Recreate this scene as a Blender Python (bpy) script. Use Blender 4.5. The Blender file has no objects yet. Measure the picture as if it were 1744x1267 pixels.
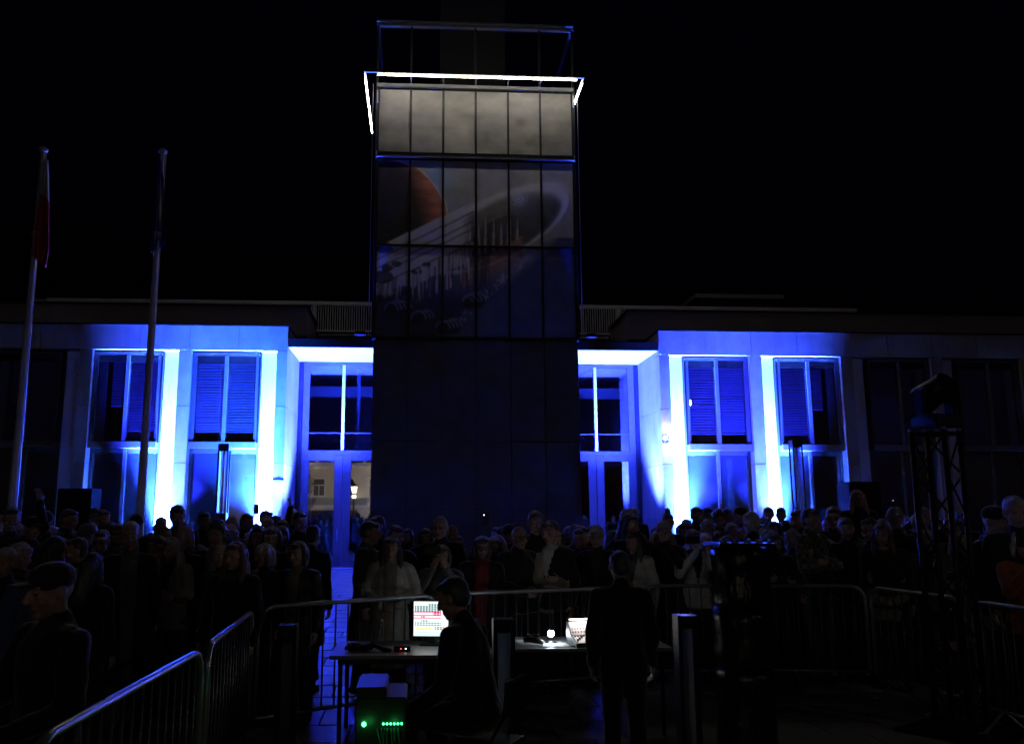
import bpy, bmesh, math, random
import numpy as np
from mathutils import Vector, Matrix, Euler, noise
random.seed(7)
R = math.radians
scene = bpy.context.scene
C = scene.collection

# ------------------------------------------------------------------ camera
CAM_H, F_PX, PXC, PYC, PITCH, YAW = 1.88, 1450.0, 794.0, 633.5, R(9.5), R(3.1)
cd = bpy.data.cameras.new('camera'); cam = bpy.data.objects.new('camera', cd); C.objects.link(cam)
cam.location = (0, 0, CAM_H); cam.rotation_euler = (R(90) + PITCH, 0, -YAW)
cd.sensor_width = 36.0; cd.lens = 36.0 * F_PX / 1744.0
cd.shift_x = (872.0 - PXC) / 1744.0; cd.shift_y = 0.0
cd.clip_start = 0.05; cd.clip_end = 2000
scene.camera = cam

# ------------------------------------------------------------------ night sky, moon, exposure
w = bpy.data.worlds.new('World'); scene.world = w; w.use_nodes = True
nt = w.node_tree; bg = nt.nodes['Background']
sky = nt.nodes.new('ShaderNodeTexSky'); sky.sky_type = 'NISHITA'; sky.sun_disc = False
sky.sun_elevation = R(-4); sky.sun_rotation = R(160)
tint = nt.nodes.new('ShaderNodeMix'); tint.data_type = 'RGBA'; tint.blend_type = 'MULTIPLY'; tint.inputs[0].default_value = 1.0; tint.inputs[7].default_value = (0.75, 0.5, 2.4, 1)
nt.links.new(sky.outputs['Color'], tint.inputs[6]); nt.links.new(tint.outputs[2], bg.inputs['Color']); bg.inputs['Strength'].default_value = 0.024
sd = bpy.data.lights.new('moon_sun', 'SUN'); sd.energy = 0.003; sd.angle = R(0.5); sd.color = (1, 0.93, 0.82)
sun = bpy.data.objects.new('moon_sun', sd); C.objects.link(sun); sun.rotation_euler = (R(52), 0, R(-20))
scene.view_settings.view_transform = 'Standard'; scene.view_settings.look = 'None'
scene.view_settings.exposure = 0.0; scene.view_settings.gamma = 1.0
scene.cycles.use_denoising = True
scene.cycles.max_bounces = 6; scene.cycles.diffuse_bounces = 3; scene.cycles.glossy_bounces = 3
scene.cycles.transparent_max_bounces = 12; scene.cycles.transmission_bounces = 4
scene.cycles.caustics_reflective = False; scene.cycles.caustics_refractive = False
scene.cycles.sample_clamp_indirect = 60.0

# ------------------------------------------------------------------ pixel -> place (reading positions off the photograph)
def ray(px, py):
    x = (px - PXC) / F_PX; y = -(py - PYC) / F_PX
    f = math.cos(PITCH) - y * math.sin(PITCH); z = math.sin(PITCH) + y * math.cos(PITCH)
    return (x * math.cos(YAW) + f * math.sin(YAW), -x * math.sin(YAW) + f * math.cos(YAW), z)
def at(px, py, Y):
    X, yy, z = ray(px, py); t = Y / yy
    return Vector((X * t, Y, CAM_H + z * t))
def on_h(px, py, h=0.0):
    X, yy, z = ray(px, py); t = (h - CAM_H) / z
    return Vector((X * t, yy * t, h))

# ------------------------------------------------------------------ helpers
def tag(o, label=None, cat=None, group=None, kind=None):
    if label: o['label'] = label
    if cat: o['category'] = cat
    if group: o['group'] = group
    if kind: o['kind'] = kind
    return o
def empty(name, loc=(0, 0, 0), rz=0.0, parent=None):
    o = bpy.data.objects.new(name, None); C.objects.link(o); o.location = loc; o.rotation_euler = (0, 0, rz)
    o.empty_display_size = 0.1; o.parent = parent
    return o
def link(name, me, parent=None, mats=None):
    o = bpy.data.objects.new(name, me); C.objects.link(o); o.parent = parent
    return o
def bm_done(bm, name, mat, parent=None, smooth=False):
    bmesh.ops.recalc_face_normals(bm, faces=bm.faces[:])
    me = bpy.data.meshes.new(name); bm.to_mesh(me); bm.free()
    for m in (mat if isinstance(mat, (list, tuple)) else [mat]): me.materials.append(m)
    if smooth: me.polygons.foreach_set('use_smooth', [True] * len(me.polygons))
    return link(name, me, parent)
def add_box(bm, lo, hi, mi=0):
    x0, y0, z0 = lo; x1, y1, z1 = hi
    v = [bm.verts.new(p) for p in ((x0,y0,z0),(x1,y0,z0),(x1,y1,z0),(x0,y1,z0),(x0,y0,z1),(x1,y0,z1),(x1,y1,z1),(x0,y1,z1))]
    for f in ((0,3,2,1),(4,5,6,7),(0,1,5,4),(1,2,6,5),(2,3,7,6),(3,0,4,7)):
        bm.faces.new([v[i] for i in f]).material_index = mi
    return v
def box(name, lo, hi, mat, parent=None, bevel=0.0):
    lo, hi = [min(a, b) for a, b in zip(lo, hi)], [max(a, b) for a, b in zip(lo, hi)]
    bm = bmesh.new(); add_box(bm, lo, hi)
    if bevel: bmesh.ops.bevel(bm, geom=bm.edges[:], offset=bevel, segments=2, affect='EDGES')
    return bm_done(bm, name, mat, parent)
def ring_frame(d):
    d = Vector(d).normalized(); a = Vector((0, 0, 1)) if abs(d.z) < 0.9 else Vector((1, 0, 0))
    u = d.cross(a).normalized(); return u, d.cross(u).normalized()
def add_tube(bm, pts, rad, n=8, cap=True, mi=0):
    pts = [Vector(p) for p in pts]; rads = rad if isinstance(rad, (list, tuple)) else [rad] * len(pts)
    rings = []; up = None
    for i, p in enumerate(pts):
        d = (pts[min(i + 1, len(pts) - 1)] - pts[max(i - 1, 0)])
        if d.length < 1e-9: d = Vector((0, 0, 1))
        d.normalize()
        if up is None: u, v = ring_frame(d)
        else:
            u = (up - d * up.dot(d)); u = u.normalized() if u.length > 1e-6 else ring_frame(d)[0]; v = d.cross(u)
        up = u
        rings.append([bm.verts.new(p + (u * math.cos(2*math.pi*k/n) + v * math.sin(2*math.pi*k/n)) * rads[i]) for k in range(n)])
    for a, b in zip(rings, rings[1:]):
        for k in range(n):
            f = bm.faces.new((a[k], a[(k+1) % n], b[(k+1) % n], b[k])); f.smooth = True; f.material_index = mi
    if cap:
        bm.faces.new(rings[0][::-1]).material_index = mi; bm.faces.new(rings[-1]).material_index = mi
def tube(name, pts, rad, mat, parent=None, n=8):
    bm = bmesh.new(); add_tube(bm, pts, rad, n); return bm_done(bm, name, mat, parent)
def add_ball(bm, c, r, rot=None, sub=2, mi=0):
    r = (r, r, r) if not isinstance(r, (tuple, list)) else r
    M = Matrix.Translation(c) @ (rot.to_4x4() if rot else Matrix()) @ Matrix.Diagonal((*r, 1))
    g = bmesh.ops.create_icosphere(bm, subdivisions=sub, radius=1.0, matrix=M)
    for v in g['verts']:
        for f in v.link_faces: f.material_index = mi; f.smooth = True
    return g['verts']
def add_lathe(bm, prof, c=(0, 0, 0), n=20, mi=0):
    rings = [[bm.verts.new((c[0] + r*math.cos(2*math.pi*k/n), c[1] + r*math.sin(2*math.pi*k/n), c[2] + z)) for k in range(n)] for r, z in prof]
    for a, b in zip(rings, rings[1:]):
        for k in range(n):
            f = bm.faces.new((a[k], a[(k+1) % n], b[(k+1) % n], b[k])); f.smooth = True; f.material_index = mi
    bm.faces.new(rings[0][::-1]); bm.faces.new(rings[-1])
def copy_tree(o, parent=None):
    c = o.copy(); C.objects.link(c); c.parent = parent
    for ch in list(o.children): copy_tree(ch, c)
    return c

# ------------------------------------------------------------------ materials
M = {}
def mat(name, col, rough=0.6, metal=0.0, var=0.0, scale=6.0, bump=0.0, bscale=None, spec=0.5, stretch=None, sheen=0.0):
    m = bpy.data.materials.new(name); m.use_nodes = True; t = m.node_tree; b = t.nodes['Principled BSDF']
    b.inputs['Base Color'].default_value = (*col, 1); b.inputs['Roughness'].default_value = rough
    b.inputs['Metallic'].default_value = metal; b.inputs['Specular IOR Level'].default_value = spec
    if sheen: b.inputs['Sheen Weight'].default_value = sheen; b.inputs['Sheen Roughness'].default_value = 0.35
    if var or bump:
        tc = t.nodes.new('ShaderNodeTexCoord'); mp = t.nodes.new('ShaderNodeMapping'); t.links.new(tc.outputs['Object'], mp.inputs['Vector'])
        if stretch: mp.inputs['Scale'].default_value = stretch
    if var:
        n1 = t.nodes.new('ShaderNodeTexNoise'); n1.inputs['Scale'].default_value = scale; n1.inputs['Detail'].default_value = 8; n1.inputs['Roughness'].default_value = 0.65
        t.links.new(mp.outputs[0], n1.inputs['Vector'])
        r = t.nodes.new('ShaderNodeValToRGB'); r.color_ramp.elements[0].position = 0.3; r.color_ramp.elements[1].position = 0.72
        r.color_ramp.elements[0].color = (*[max(0, c * (1 - var)) for c in col], 1); r.color_ramp.elements[1].color = (*[min(1, c * (1 + var)) for c in col], 1)
        t.links.new(n1.outputs['Fac'], r.inputs['Fac']); t.links.new(r.outputs['Color'], b.inputs['Base Color'])
        mr = t.nodes.new('ShaderNodeMapRange'); mr.inputs['To Min'].default_value = max(0.05, rough - 0.1); mr.inputs['To Max'].default_value = min(1, rough + 0.1)
        t.links.new(n1.outputs['Fac'], mr.inputs['Value']); t.links.new(mr.outputs[0], b.inputs['Roughness'])
    if bump:
        n2 = t.nodes.new('ShaderNodeTexNoise'); n2.inputs['Scale'].default_value = bscale or scale * 6; n2.inputs['Detail'].default_value = 5
        t.links.new(mp.outputs[0], n2.inputs['Vector'])
        bp = t.nodes.new('ShaderNodeBump'); bp.inputs['Strength'].default_value = bump; bp.inputs['Distance'].default_value = 0.02
        t.links.new(n2.outputs['Fac'], bp.inputs['Height']); t.links.new(bp.outputs[0], b.inputs['Normal'])
    M[name] = m; return m
def emit(name, col, s):
    m = bpy.data.materials.new(name); m.use_nodes = True; b = m.node_tree.nodes['Principled BSDF']
    b.inputs['Base Color'].default_value = (0.05, 0.05, 0.05, 1)
    b.inputs['Emission Color'].default_value = (*col, 1); b.inputs['Emission Strength'].default_value = s
    M[name] = m; return m
def glass(name, refl, tint=(0.8, 0.9, 0.95)):
    m = bpy.data.materials.new(name); m.use_nodes = True; t = m.node_tree; t.nodes.clear()
    out = t.nodes.new('ShaderNodeOutputMaterial'); mx = t.nodes.new('ShaderNodeMixShader')
    tr = t.nodes.new('ShaderNodeBsdfTransparent'); tr.inputs[0].default_value = (*tint, 1)
    gl = t.nodes.new('ShaderNodeBsdfGlossy'); gl.inputs['Roughness'].default_value = 0.01
    fr = t.nodes.new('ShaderNodeLayerWeight'); fr.inputs[0].default_value = 0.22
    mr = t.nodes.new('ShaderNodeMapRange'); mr.inputs['To Min'].default_value = refl; mr.inputs['To Max'].default_value = 0.75
    t.links.new(fr.outputs['Fresnel'], mr.inputs['Value']); t.links.new(mr.outputs[0], mx.inputs[0])
    t.links.new(tr.outputs[0], mx.inputs[1]); t.links.new(gl.outputs[0], mx.inputs[2]); t.links.new(mx.outputs[0], out.inputs['Surface'])
    M[name] = m; return m
def print_mat(name, rough=0.6, emission=0.0):
    m = bpy.data.materials.new(name); m.use_nodes = True; t = m.node_tree; b = t.nodes['Principled BSDF']
    a = t.nodes.new('ShaderNodeAttribute'); a.attribute_name = 'ink'
    b.inputs['Roughness'].default_value = rough; b.inputs['Specular IOR Level'].default_value = 0.25
    if emission:
        t.links.new(a.outputs['Color'], b.inputs['Emission Color']); b.inputs['Emission Strength'].default_value = emission
        b.inputs['Base Color'].default_value = (0.03, 0.03, 0.03, 1)
    else: t.links.new(a.outputs['Color'], b.inputs['Base Color'])
    M[name] = m; return m
def per_object_tone(m, amt):
    t = m.node_tree; b = t.nodes['Principled BSDF']; src = b.inputs['Base Color'].links[0].from_socket
    oi = t.nodes.new('ShaderNodeObjectInfo'); mr = t.nodes.new('ShaderNodeMapRange'); mr.inputs['To Min'].default_value = 1 - amt; mr.inputs['To Max'].default_value = 1 + amt
    mxn = t.nodes.new('ShaderNodeVectorMath'); mxn.operation = 'SCALE'; t.links.new(oi.outputs['Random'], mr.inputs['Value']); t.links.new(src, mxn.inputs[0]); t.links.new(mr.outputs[0], mxn.inputs['Scale']); t.links.new(mxn.outputs[0], b.inputs['Base Color'])
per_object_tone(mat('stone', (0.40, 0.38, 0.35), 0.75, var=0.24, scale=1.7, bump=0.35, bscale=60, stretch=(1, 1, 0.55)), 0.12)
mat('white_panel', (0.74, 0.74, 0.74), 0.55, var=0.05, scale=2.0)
mat('render_wall', (0.34, 0.30, 0.27), 0.85, var=0.12, scale=1.5, bump=0.3, bscale=90)
mat('soffit', (0.72, 0.72, 0.72), 0.6, var=0.04, scale=1.0)
mat('dark_metal', (0.035, 0.036, 0.042), 0.42, 0.6, var=0.25, scale=3.0)
mat('tower_panel', (0.085, 0.08, 0.07), 0.6, 0.1, var=0.22, scale=2.2, bump=0.08, bscale=40)
mat('frame_metal', (0.30, 0.31, 0.33), 0.38, 0.5, var=0.1, scale=6)
mat('window_metal', (0.11, 0.11, 0.13), 0.45, 0.25, var=0.1, scale=6)
mat('steel', (0.46, 0.47, 0.49), 0.30, 0.6, var=0.12, scale=7)
mat('blind', (0.62, 0.46, 0.64), 0.5, 0.1, var=0.1, scale=5)
mat('roller_blind', (0.55, 0.54, 0.56), 0.85, var=0.08, scale=3)
mat('reflection_strip', (0.7, 0.7, 0.7), 0.9)  # pale tone imitating a bright reflection in the window glass
mat('room', (0.30, 0.30, 0.31), 0.9, var=0.2, scale=1.0)
mat('room_ceiling', (0.6, 0.6, 0.6), 0.8)
mat('shaft', (0.035, 0.031, 0.028), 0.85, var=0.2, scale=1.2, bump=0.3)
mat('paving', (0.36, 0.35, 0.345), 0.32, var=0.3, scale=1.4, bump=0.35, bscale=45)
mat('paving_joint', (0.06, 0.058, 0.055), 0.9, var=0.3, scale=3.0)
mat('black_plastic', (0.012, 0.012, 0.014), 0.4, var=0.3, scale=9)
mat('black_wrap', (0.009, 0.009, 0.010), 0.24, var=0.4, scale=6, bump=0.6, bscale=26, stretch=(1, 1, 0.35))
mat('black_paint', (0.016, 0.016, 0.02), 0.35, 0.3, var=0.3, scale=8)
mat('pole_white', (0.8, 0.8, 0.8), 0.42, 0.1, var=0.06, scale=4)
mat('table_top', (0.30, 0.295, 0.29), 0.38, var=0.06, scale=4)
mat('paper', (0.8, 0.8, 0.79), 0.7)
mat('bar_steel', (0.22, 0.225, 0.235), 0.5, 0.8, var=0.25, scale=18)
mat('bollard_paint', (0.016, 0.016, 0.018), 0.4, 0.4, var=0.3, scale=8)
mat('cabinet', (0.010, 0.010, 0.011), 0.85, spec=0.1)
mat('grille', (0.012, 0.012, 0.014), 0.85, 0.0, spec=0.1, bump=0.5, bscale=160)
mat('mixer_face', (0.5, 0.49, 0.48), 0.5, var=0.04, scale=20)
mat('knob_dark', (0.02, 0.02, 0.02), 0.35)
mat('knob_red', (0.6, 0.03, 0.03), 0.4)
mat('flag_white', (0.75, 0.75, 0.75), 0.85, bump=0.3, bscale=150)
mat('flag_red', (0.68, 0.03, 0.06), 0.85, bump=0.3, bscale=150)
mat('flag_blue', (0.03, 0.05, 0.60), 0.85, bump=0.3, bscale=150)
mat('flag_yellow', (0.75, 0.55, 0.03), 0.8)
mat('house_wall', (0.62, 0.57, 0.50), 0.9, var=0.08, scale=1.0, bump=0.2)
mat('house_trim', (0.75, 0.72, 0.68), 0.8)
mat('roof_tile', (0.22, 0.08, 0.05), 0.8, var=0.3, scale=8)
mat('grey_board', (0.25, 0.29, 0.33), 0.7)
mat('leaf', (0.06, 0.10, 0.03), 0.6, var=0.4, scale=5)
mat('bark', (0.10, 0.07, 0.05), 0.9, var=0.3, scale=9)
mat('pet', (0.5, 0.55, 0.6), 0.1)
glass('door_glass', 0.34, (0.75, 0.8, 0.85)); glass('window_glass', 0.16, (0.8, 0.85, 0.9)); glass('tower_glass', 0.06, (0.85, 0.88, 0.9))
emit('led_warm', (1.0, 0.93, 0.76), 34.0); emit('led_side', (1.0, 0.92, 0.70), 30.0)
emit('lens_blue', (0.05, 0.12, 1.0), 3.0); emit('lamp_white', (0.72, 0.88, 1.0), 60.0)
emit('lantern_glow', (1.0, 0.90, 0.62), 9.0); emit('street_glow', (1.0, 0.84, 0.66), 40.0)
emit('wall_lamp', (1.0, 0.82, 0.95), 26.0); emit('led_green', (0.03, 1.0, 0.14), 22.0); emit('led_green_soft', (0.05, 1.0, 0.25), 9.0)
emit('led_red', (1.0, 0.05, 0.05), 8.0); emit('led_dot', (1.0, 0.95, 0.9), 10.0); emit('mixer_strip', (1.0, 0.93, 0.90), 9.0)
emit('phone_light', (1.0, 0.25, 0.2), 5.0); emit('phone_screen', (0.6, 0.75, 1.0), 0.6)
fm = mat('frosted', (0.05, 0.055, 0.06), 0.4); ft = fm.node_tree; fo = ft.nodes['Material Output']; fmx = ft.nodes.new('ShaderNodeMixShader'); ftr = ft.nodes.new('ShaderNodeBsdfTranslucent'); ftr.inputs[0].default_value = (0.75, 0.82, 0.9, 1)
fmx.inputs[0].default_value = 0.45; ft.links.new(ft.nodes['Principled BSDF'].outputs[0], fmx.inputs[1]); ft.links.new(ftr.outputs[0], fmx.inputs[2]); ft.links.new(fmx.outputs[0], fo.inputs['Surface'])
print_mat('poster_print', 0.55); print_mat('screen_print', 0.3, 1.6)
BLUE = (0.018, 0.100, 1.0); DEEP = (0.022, 0.036, 1.0); ICE = (0.032, 0.105, 1.0); VIOLET = (0.022, 0.044, 1.0)
def lamp(name, kind, loc, energy, col, parent=None, size=None, target=None, spot=None, blend=0.5):
    l = bpy.data.lights.new(name, kind); l.energy = energy; l.color = col
    if kind == 'SPOT': l.spot_size = spot; l.spot_blend = blend; l.shadow_soft_size = size or 0.08
    elif kind == 'POINT': l.shadow_soft_size = size or 0.05
    elif kind == 'AREA': l.size = size or 0.2
    o = bpy.data.objects.new(name, l); C.objects.link(o); o.location = loc
    if target is not None:
        o.rotation_euler = (Vector(target) - Vector(loc)).to_track_quat('-Z', 'Y').to_euler()
    return o

# ------------------------------------------------------------------ ground
def ground_z(Y): return max(0.0, min(1.0, (Y - 9.0) / 19.0)) * 0.12
bm = bmesh.new()
ys = [-200, -60, 0, 9, 28, 60, 400]
rows = [[bm.verts.new((x, y, ground_z(y) - 0.03)) for x in (-300, -40, 40, 300)] for y in ys]
for a, b in zip(rows, rows[1:]):
    for k in range(3): bm.faces.new((a[k], a[k+1], b[k+1], b[k]))
ground = tag(bm_done(bm, 'pavement', M['paving_joint']), kind='structure')
def slab_mesh():
    bm = bmesh.new(); v = add_box(bm, (-0.294, -0.294, -0.05), (0.294, 0.294, 0.0))
    top = [f for f in bm.faces if all(abs(q.co.z) < 1e-6 for q in f.verts)]
    bmesh.ops.bevel(bm, geom=[e for f in top for e in f.edges], offset=0.008, segments=1, affect='EDGES')
    bmesh.ops.recalc_face_normals(bm, faces=bm.faces[:])
    me = bpy.data.meshes.new('paving_slab'); bm.to_mesh(me); bm.free(); me.materials.append(M['paving']); return me
SLAB = slab_mesh()
cells = []
for j in range(44):
    for i in range(-26, 40):
        x = i * 0.6 + (0.3 if j % 2 else 0); y = 2.5 + j * 0.6
        cells.append((x, y))
cells.sort(key=lambda c: abs(c[0] + 0.055 * c[1]) + 0.25 * abs(c[1] - 12))
n_big = 0; rest = bmesh.new()
for x, y in cells:
    z = ground_z(y) + random.uniform(-0.002, 0.003)
    if n_big < 290:
        o = link('paving_slab', SLAB, ground); o.location = (x, y, z); n_big += 1
        o.rotation_euler = (random.uniform(-.004, .004), random.uniform(-.004, .004), 0)
    else:
        add_box(rest, (x - .294, y - .294, z - .05), (x + .294, y + .294, z))
tag(bm_done(rest, 'paving_slabs', M['paving'], ground), kind='stuff')

# ------------------------------------------------------------------ civic building: wings
YF, YW, YD, YT = 26.6, 26.92, 29.3, 26.2          # wing front, window plane, door plane, tower front
XC = 1.735; XW = 5.93                              # axis of the building, half width of the entrance recess
ZTOP, ZHEAD, ZMID = 7.76, 6.95, 4.0
building = tag(empty('civic_building', (XC, YF, 0)), 'two-storey civic building with blue-lit stone piers either side of the tower', 'building')
INV = Matrix.Translation((-XC, -YF, 0))
def B(o, parent=None):                              # world-placed part -> child of the building (or of a part that sits at the building origin)
    o.parent = building if parent is None else parent
    if parent is None: o.location = Vector(o.location) - Vector((XC, YF, 0))
    return o
def bbox(name, lo, hi, m, parent=None, bevel=0.004):
    o = box(name, lo, hi, M[m], None, bevel)
    o.parent = parent or building
    o.location = (-XC, -YF, 0) if parent is None else (0, 0, 0)
    return o
PITCHB = 3.03; STRIP = 0.50; WIN = 2.13; PIER0 = 0.33; PIER = PITCHB - STRIP - WIN
def mx(side, d): return XC + side * (XW + d)        # distance d outwards from the recess edge
def slats(name, side, d0, d1, z0, z1, y, parent, step=0.085):
    bm = bmesh.new(); z = z0 + random.uniform(-0.06, 0.10); sl = random.uniform(-0.012, 0.012)
    a, b = sorted((mx(side, d0), mx(side, d1)))
    while z < z1 - 0.02:
        t0 = random.uniform(-0.010, 0.008)
        v = [bm.verts.new(p) for p in ((a, y - 0.020, z + 0.058 + t0), (b, y - 0.020, z + 0.058 + t0 + sl), (b, y + 0.020, z + sl), (a, y + 0.020, z))]
        bm.faces.new(v); z += step
    o = bm_done(bm, name, M['blind'], parent); o['kind'] = 'stuff'; return o
def window(side, d0, d1, i, lit):
    # the upper half stands proud as a box, the lower half lies in the recess
    tall_y = YW - 0.20
    win = bbox('window', (mx(side, d0), YW + 0.01, 0.15), (mx(side, d0 + 0.07), YW + 0.12, ZHEAD - 0.02), 'window_metal')
    P = win
    def fr(name, a, b, y0, y1, z0, z1, m='window_metal'): return bbox(name, (mx(side, a), y0, z0), (mx(side, b), y1, z1), m, P, 0.004)
    mid = (d0 + d1) / 2
    # upper box
    fr('side_cheek', d0 + 0.002, d0 + 0.06, tall_y, YW + 0.005, ZMID + 0.06, ZHEAD - 0.16, 'dark_metal')
    fr('side_cheek', d1 - 0.06, d1 - 0.002, tall_y, YW + 0.005, ZMID + 0.06, ZHEAD - 0.06, 'window_metal')
    fr('head_frame', d0 + 0.06, d1 - 0.06, tall_y, YW + 0.005, ZHEAD - 0.14, ZHEAD - 0.05)
    fr('stile', d0 + 0.062, d0 + 0.15, tall_y + 0.004, YW - 0.08, ZMID + 0.10, ZHEAD - 0.145)
    fr('stile', d1 - 0.15, d1 - 0.062, tall_y + 0.004, YW - 0.08, ZMID + 0.10, ZHEAD - 0.145)
    fr('mullion', mid - 0.055, mid + 0.055, tall_y - 0.03, YW - 0.08, ZMID + 0.103, ZHEAD - 0.147, 'frame_metal')
    fr('transom', d0 + 0.071, d1 - 0.004, tall_y - 0.045, YW + 0.1, ZMID - 0.10, ZMID + 0.095, 'frame_metal')
    fr('blind_box', d0 + 0.15, mid - 0.055, tall_y + 0.02, YW - 0.05, ZHEAD - 0.36, ZHEAD - 0.15, 'dark_metal')
    fr('blind_box', mid + 0.055, d1 - 0.15, tall_y + 0.02, YW - 0.05, ZHEAD - 0.36, ZHEAD - 0.15, 'dark_metal')
    fr('pane', d0 + 0.15, mid - 0.055, tall_y + 0.055, tall_y + 0.063, ZMID + 0.10, ZHEAD - 0.36, 'window_glass')
    fr('pane', mid + 0.055, d1 - 0.15, tall_y + 0.055, tall_y + 0.063, ZMID + 0.10, ZHEAD - 0.36, 'window_glass')
    slats('blind', side, d0 + 0.13, mid - 0.05, ZMID + 0.15, ZHEAD - 0.3, YW - 0.09, P)
    if i == 1 or not lit:
        fr('reflection_strip', d1 - 0.42, d1 - 0.17, YW - 0.09, YW - 0.06, ZMID + 0.12, ZHEAD - 0.34, 'reflection_strip')  # pale panel added in place of the lit reveal's reflection stripe
        slats('blind', side, mid + 0.05, mid + 0.5, ZMID + 1.2, ZHEAD - 0.3, YW - 0.05, P)
    else:
        slats('blind', side, mid + 0.05, d1 - 0.13, ZMID + 0.15, ZHEAD - 0.3, YW - 0.09, P)
    # lower half
    fr('stile', d1 - 0.09, d1 - 0.003, YW + 0.012, YW + 0.12, 0.15, ZMID - 0.105)
    fr('mullion', mid - 0.05, mid + 0.05, YW - 0.02, YW + 0.12, 0.15, ZMID - 0.105, 'frame_metal')
    fr('head_frame', d0 + 0.075, mid - 0.052, YW + 0.014, YW + 0.1, ZMID - 0.25, ZMID - 0.107)
    fr('head_frame', mid + 0.052, d1 - 0.092, YW + 0.014, YW + 0.1, ZMID - 0.25, ZMID - 0.107)
    fr('pane', d0 + 0.075, mid - 0.052, YW + 0.05, YW + 0.058, 0.15, ZMID - 0.255, 'window_glass')
    fr('pane', mid + 0.052, d1 - 0.092, YW + 0.05, YW + 0.058, 0.15, ZMID - 0.255, 'window_glass')
    fr('roller_blind', d0 + 0.075, mid - 0.052, YW + 0.075, YW + 0.08, 0.3, ZMID - 0.26, 'roller_blind' if lit else 'room')
    fr('roller_blind', mid + 0.052, d1 - 0.092, YW + 0.075, YW + 0.08, 0.3, ZMID - 0.26, 'roller_blind' if i == 0 else 'room')
def stack(name, side, d0, d1, y0, y1, zs, m, gap=0.006, jit=0.004):
    for a, b in zip(zs, zs[1:]):
        j = random.uniform(0, jit)
        bbox(name, (mx(side, d0), y0 - j, a + gap), (mx(side, d1), y1, b - gap), m)
for side in (-1, 1):
    nb = 4 if side < 0 else 5
    # corner pier and piers between the bays, each a stack of stone panels
    zs = [0.0, 1.75, 3.45, 5.2, ZHEAD]
    stack('stone_panel', side, 0.0, PIER0, YF, YF + 0.5, zs, 'stone')
    for i in range(nb):
        d = PIER0 + i * PITCHB
        lit = i < 2
        # recessed strip on the tower side of each window: pale panels that catch the floodlight
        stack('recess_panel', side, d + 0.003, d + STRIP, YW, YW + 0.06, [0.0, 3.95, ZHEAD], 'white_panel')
        window(side, d + STRIP, d + STRIP + WIN, i, lit)
        stack('stone_panel', side, d + STRIP + WIN + 0.003, d + PITCHB - 0.003, YF, YF + 0.5, zs, 'stone')
    # header panels above the windows
    hw = PITCHB / 2; k = 0; d = 0.0; end = PIER0 + nb * PITCHB
    while d < end - 0.01:
        e = min(d + (PIER0 + 1.2 if k == 0 else hw), end)
        j = random.uniform(0, 0.004)
        bbox('header_panel', (mx(side, d + 0.004), YF - 0.004 - j, ZHEAD + 0.006), (mx(side, e - 0.004), YF + 0.5, ZTOP - 0.03), 'stone')
        d = e; k += 1
    bbox('roof_edge', (mx(side, -0.012), YF - 0.03, ZTOP - 0.028), (mx(side, end), YF + 1.6, ZTOP + 0.02), 'dark_metal')
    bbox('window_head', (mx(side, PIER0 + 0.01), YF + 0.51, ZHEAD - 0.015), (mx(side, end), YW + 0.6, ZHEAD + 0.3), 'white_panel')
    # return wall into the entrance recess, room behind the windows
    stack('return_panel', side, 0.004, 0.3, YF + 0.51, YD + 0.4, [0.0, 1.75, 3.45, 5.2, ZTOP - 0.03], 'stone', 0.003, 0.0)
    bbox('room_wall', (mx(side, 0.35), YW + 1.6, 0.0), (mx(side, end), YW + 1.7, ZTOP - 0.1), 'room')
    bbox('room_floor', (mx(side, 0.35), YW + 0.2, ZMID - 0.12), (mx(side, end), YW + 1.59, ZMID - 0.05), 'room')
    # set-back parapet block, terrace slab and railing behind it
    pin = at(522, 550, 28.2).x if side < 0 else at(1070, 555, 28.2).x
    ptop = 8.78
    far = mx(side, end)
    o = box('parapet_block', (pin, 28.2, ZTOP + 0.03), (far, 31.0, ptop), M['render_wall'], building, 0.006); o.location = (-XC, -YF, 0)
    o = box('parapet_coping', (pin - side * 0.05, 28.14, ptop + 0.002), (far, 31.05, ptop + 0.05), M['dark_metal'], building, 0.006); o.location = (-XC, -YF, 0)
    # canopy over the doors
    tx = XC + side * 3.205
    o = box('canopy_fascia', (tx + side * 0.02, YF, 7.10), (mx(side, -0.012), YF + 0.12, 7.36), M['dark_metal'], building, 0.006); o.location = (-XC, -YF, 0)
    o = box('canopy_soffit', (tx - side * 1.0, YF + 0.125, 7.10), (mx(side, -0.01), YD - 0.02, 7.16), M['soffit'], building); o.location = (-XC, -YF, 0)
    o = box('canopy_roof', (tx - side * 1.0, YF + 0.125, 7.17), (mx(side, -0.01), 31.4, 7.34), M['dark_metal'], building); o.location = (-XC, -YF, 0)
    o = box('terrace_wall', (tx - side * 1.0, 31.0, 7.35), (pin - side * 0.05, 31.3, 8.36), M['render_wall'], building); o.location = (-XC, -YF, 0)
    o = box('terrace_coping', (tx - side * 1.0, 30.9, 8.365), (pin - side * 0.06, 31.35, 8.44), M['stone'], building, 0.01); o.location = (-XC, -YF, 0)
    # railing
    rx0, rx1 = tx - side * 0.8, (at(80, 515, 31.1).x if side < 0 else at(1460, 537, 31.1).x)
    rail = box('roof_railing', (rx0, 31.06, 9.56), (rx1, 31.16, 9.70), M['pole_white'], building, 0.01); rail.location = (-XC, -YF, 0)
    o = box('bottom_rail', (rx0, 31.08, 8.56), (rx1, 31.14, 8.62), M['pole_white'], rail)
    nbal = int(abs(rx1 - rx0) / 0.088); bm = bmesh.new()
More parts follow.
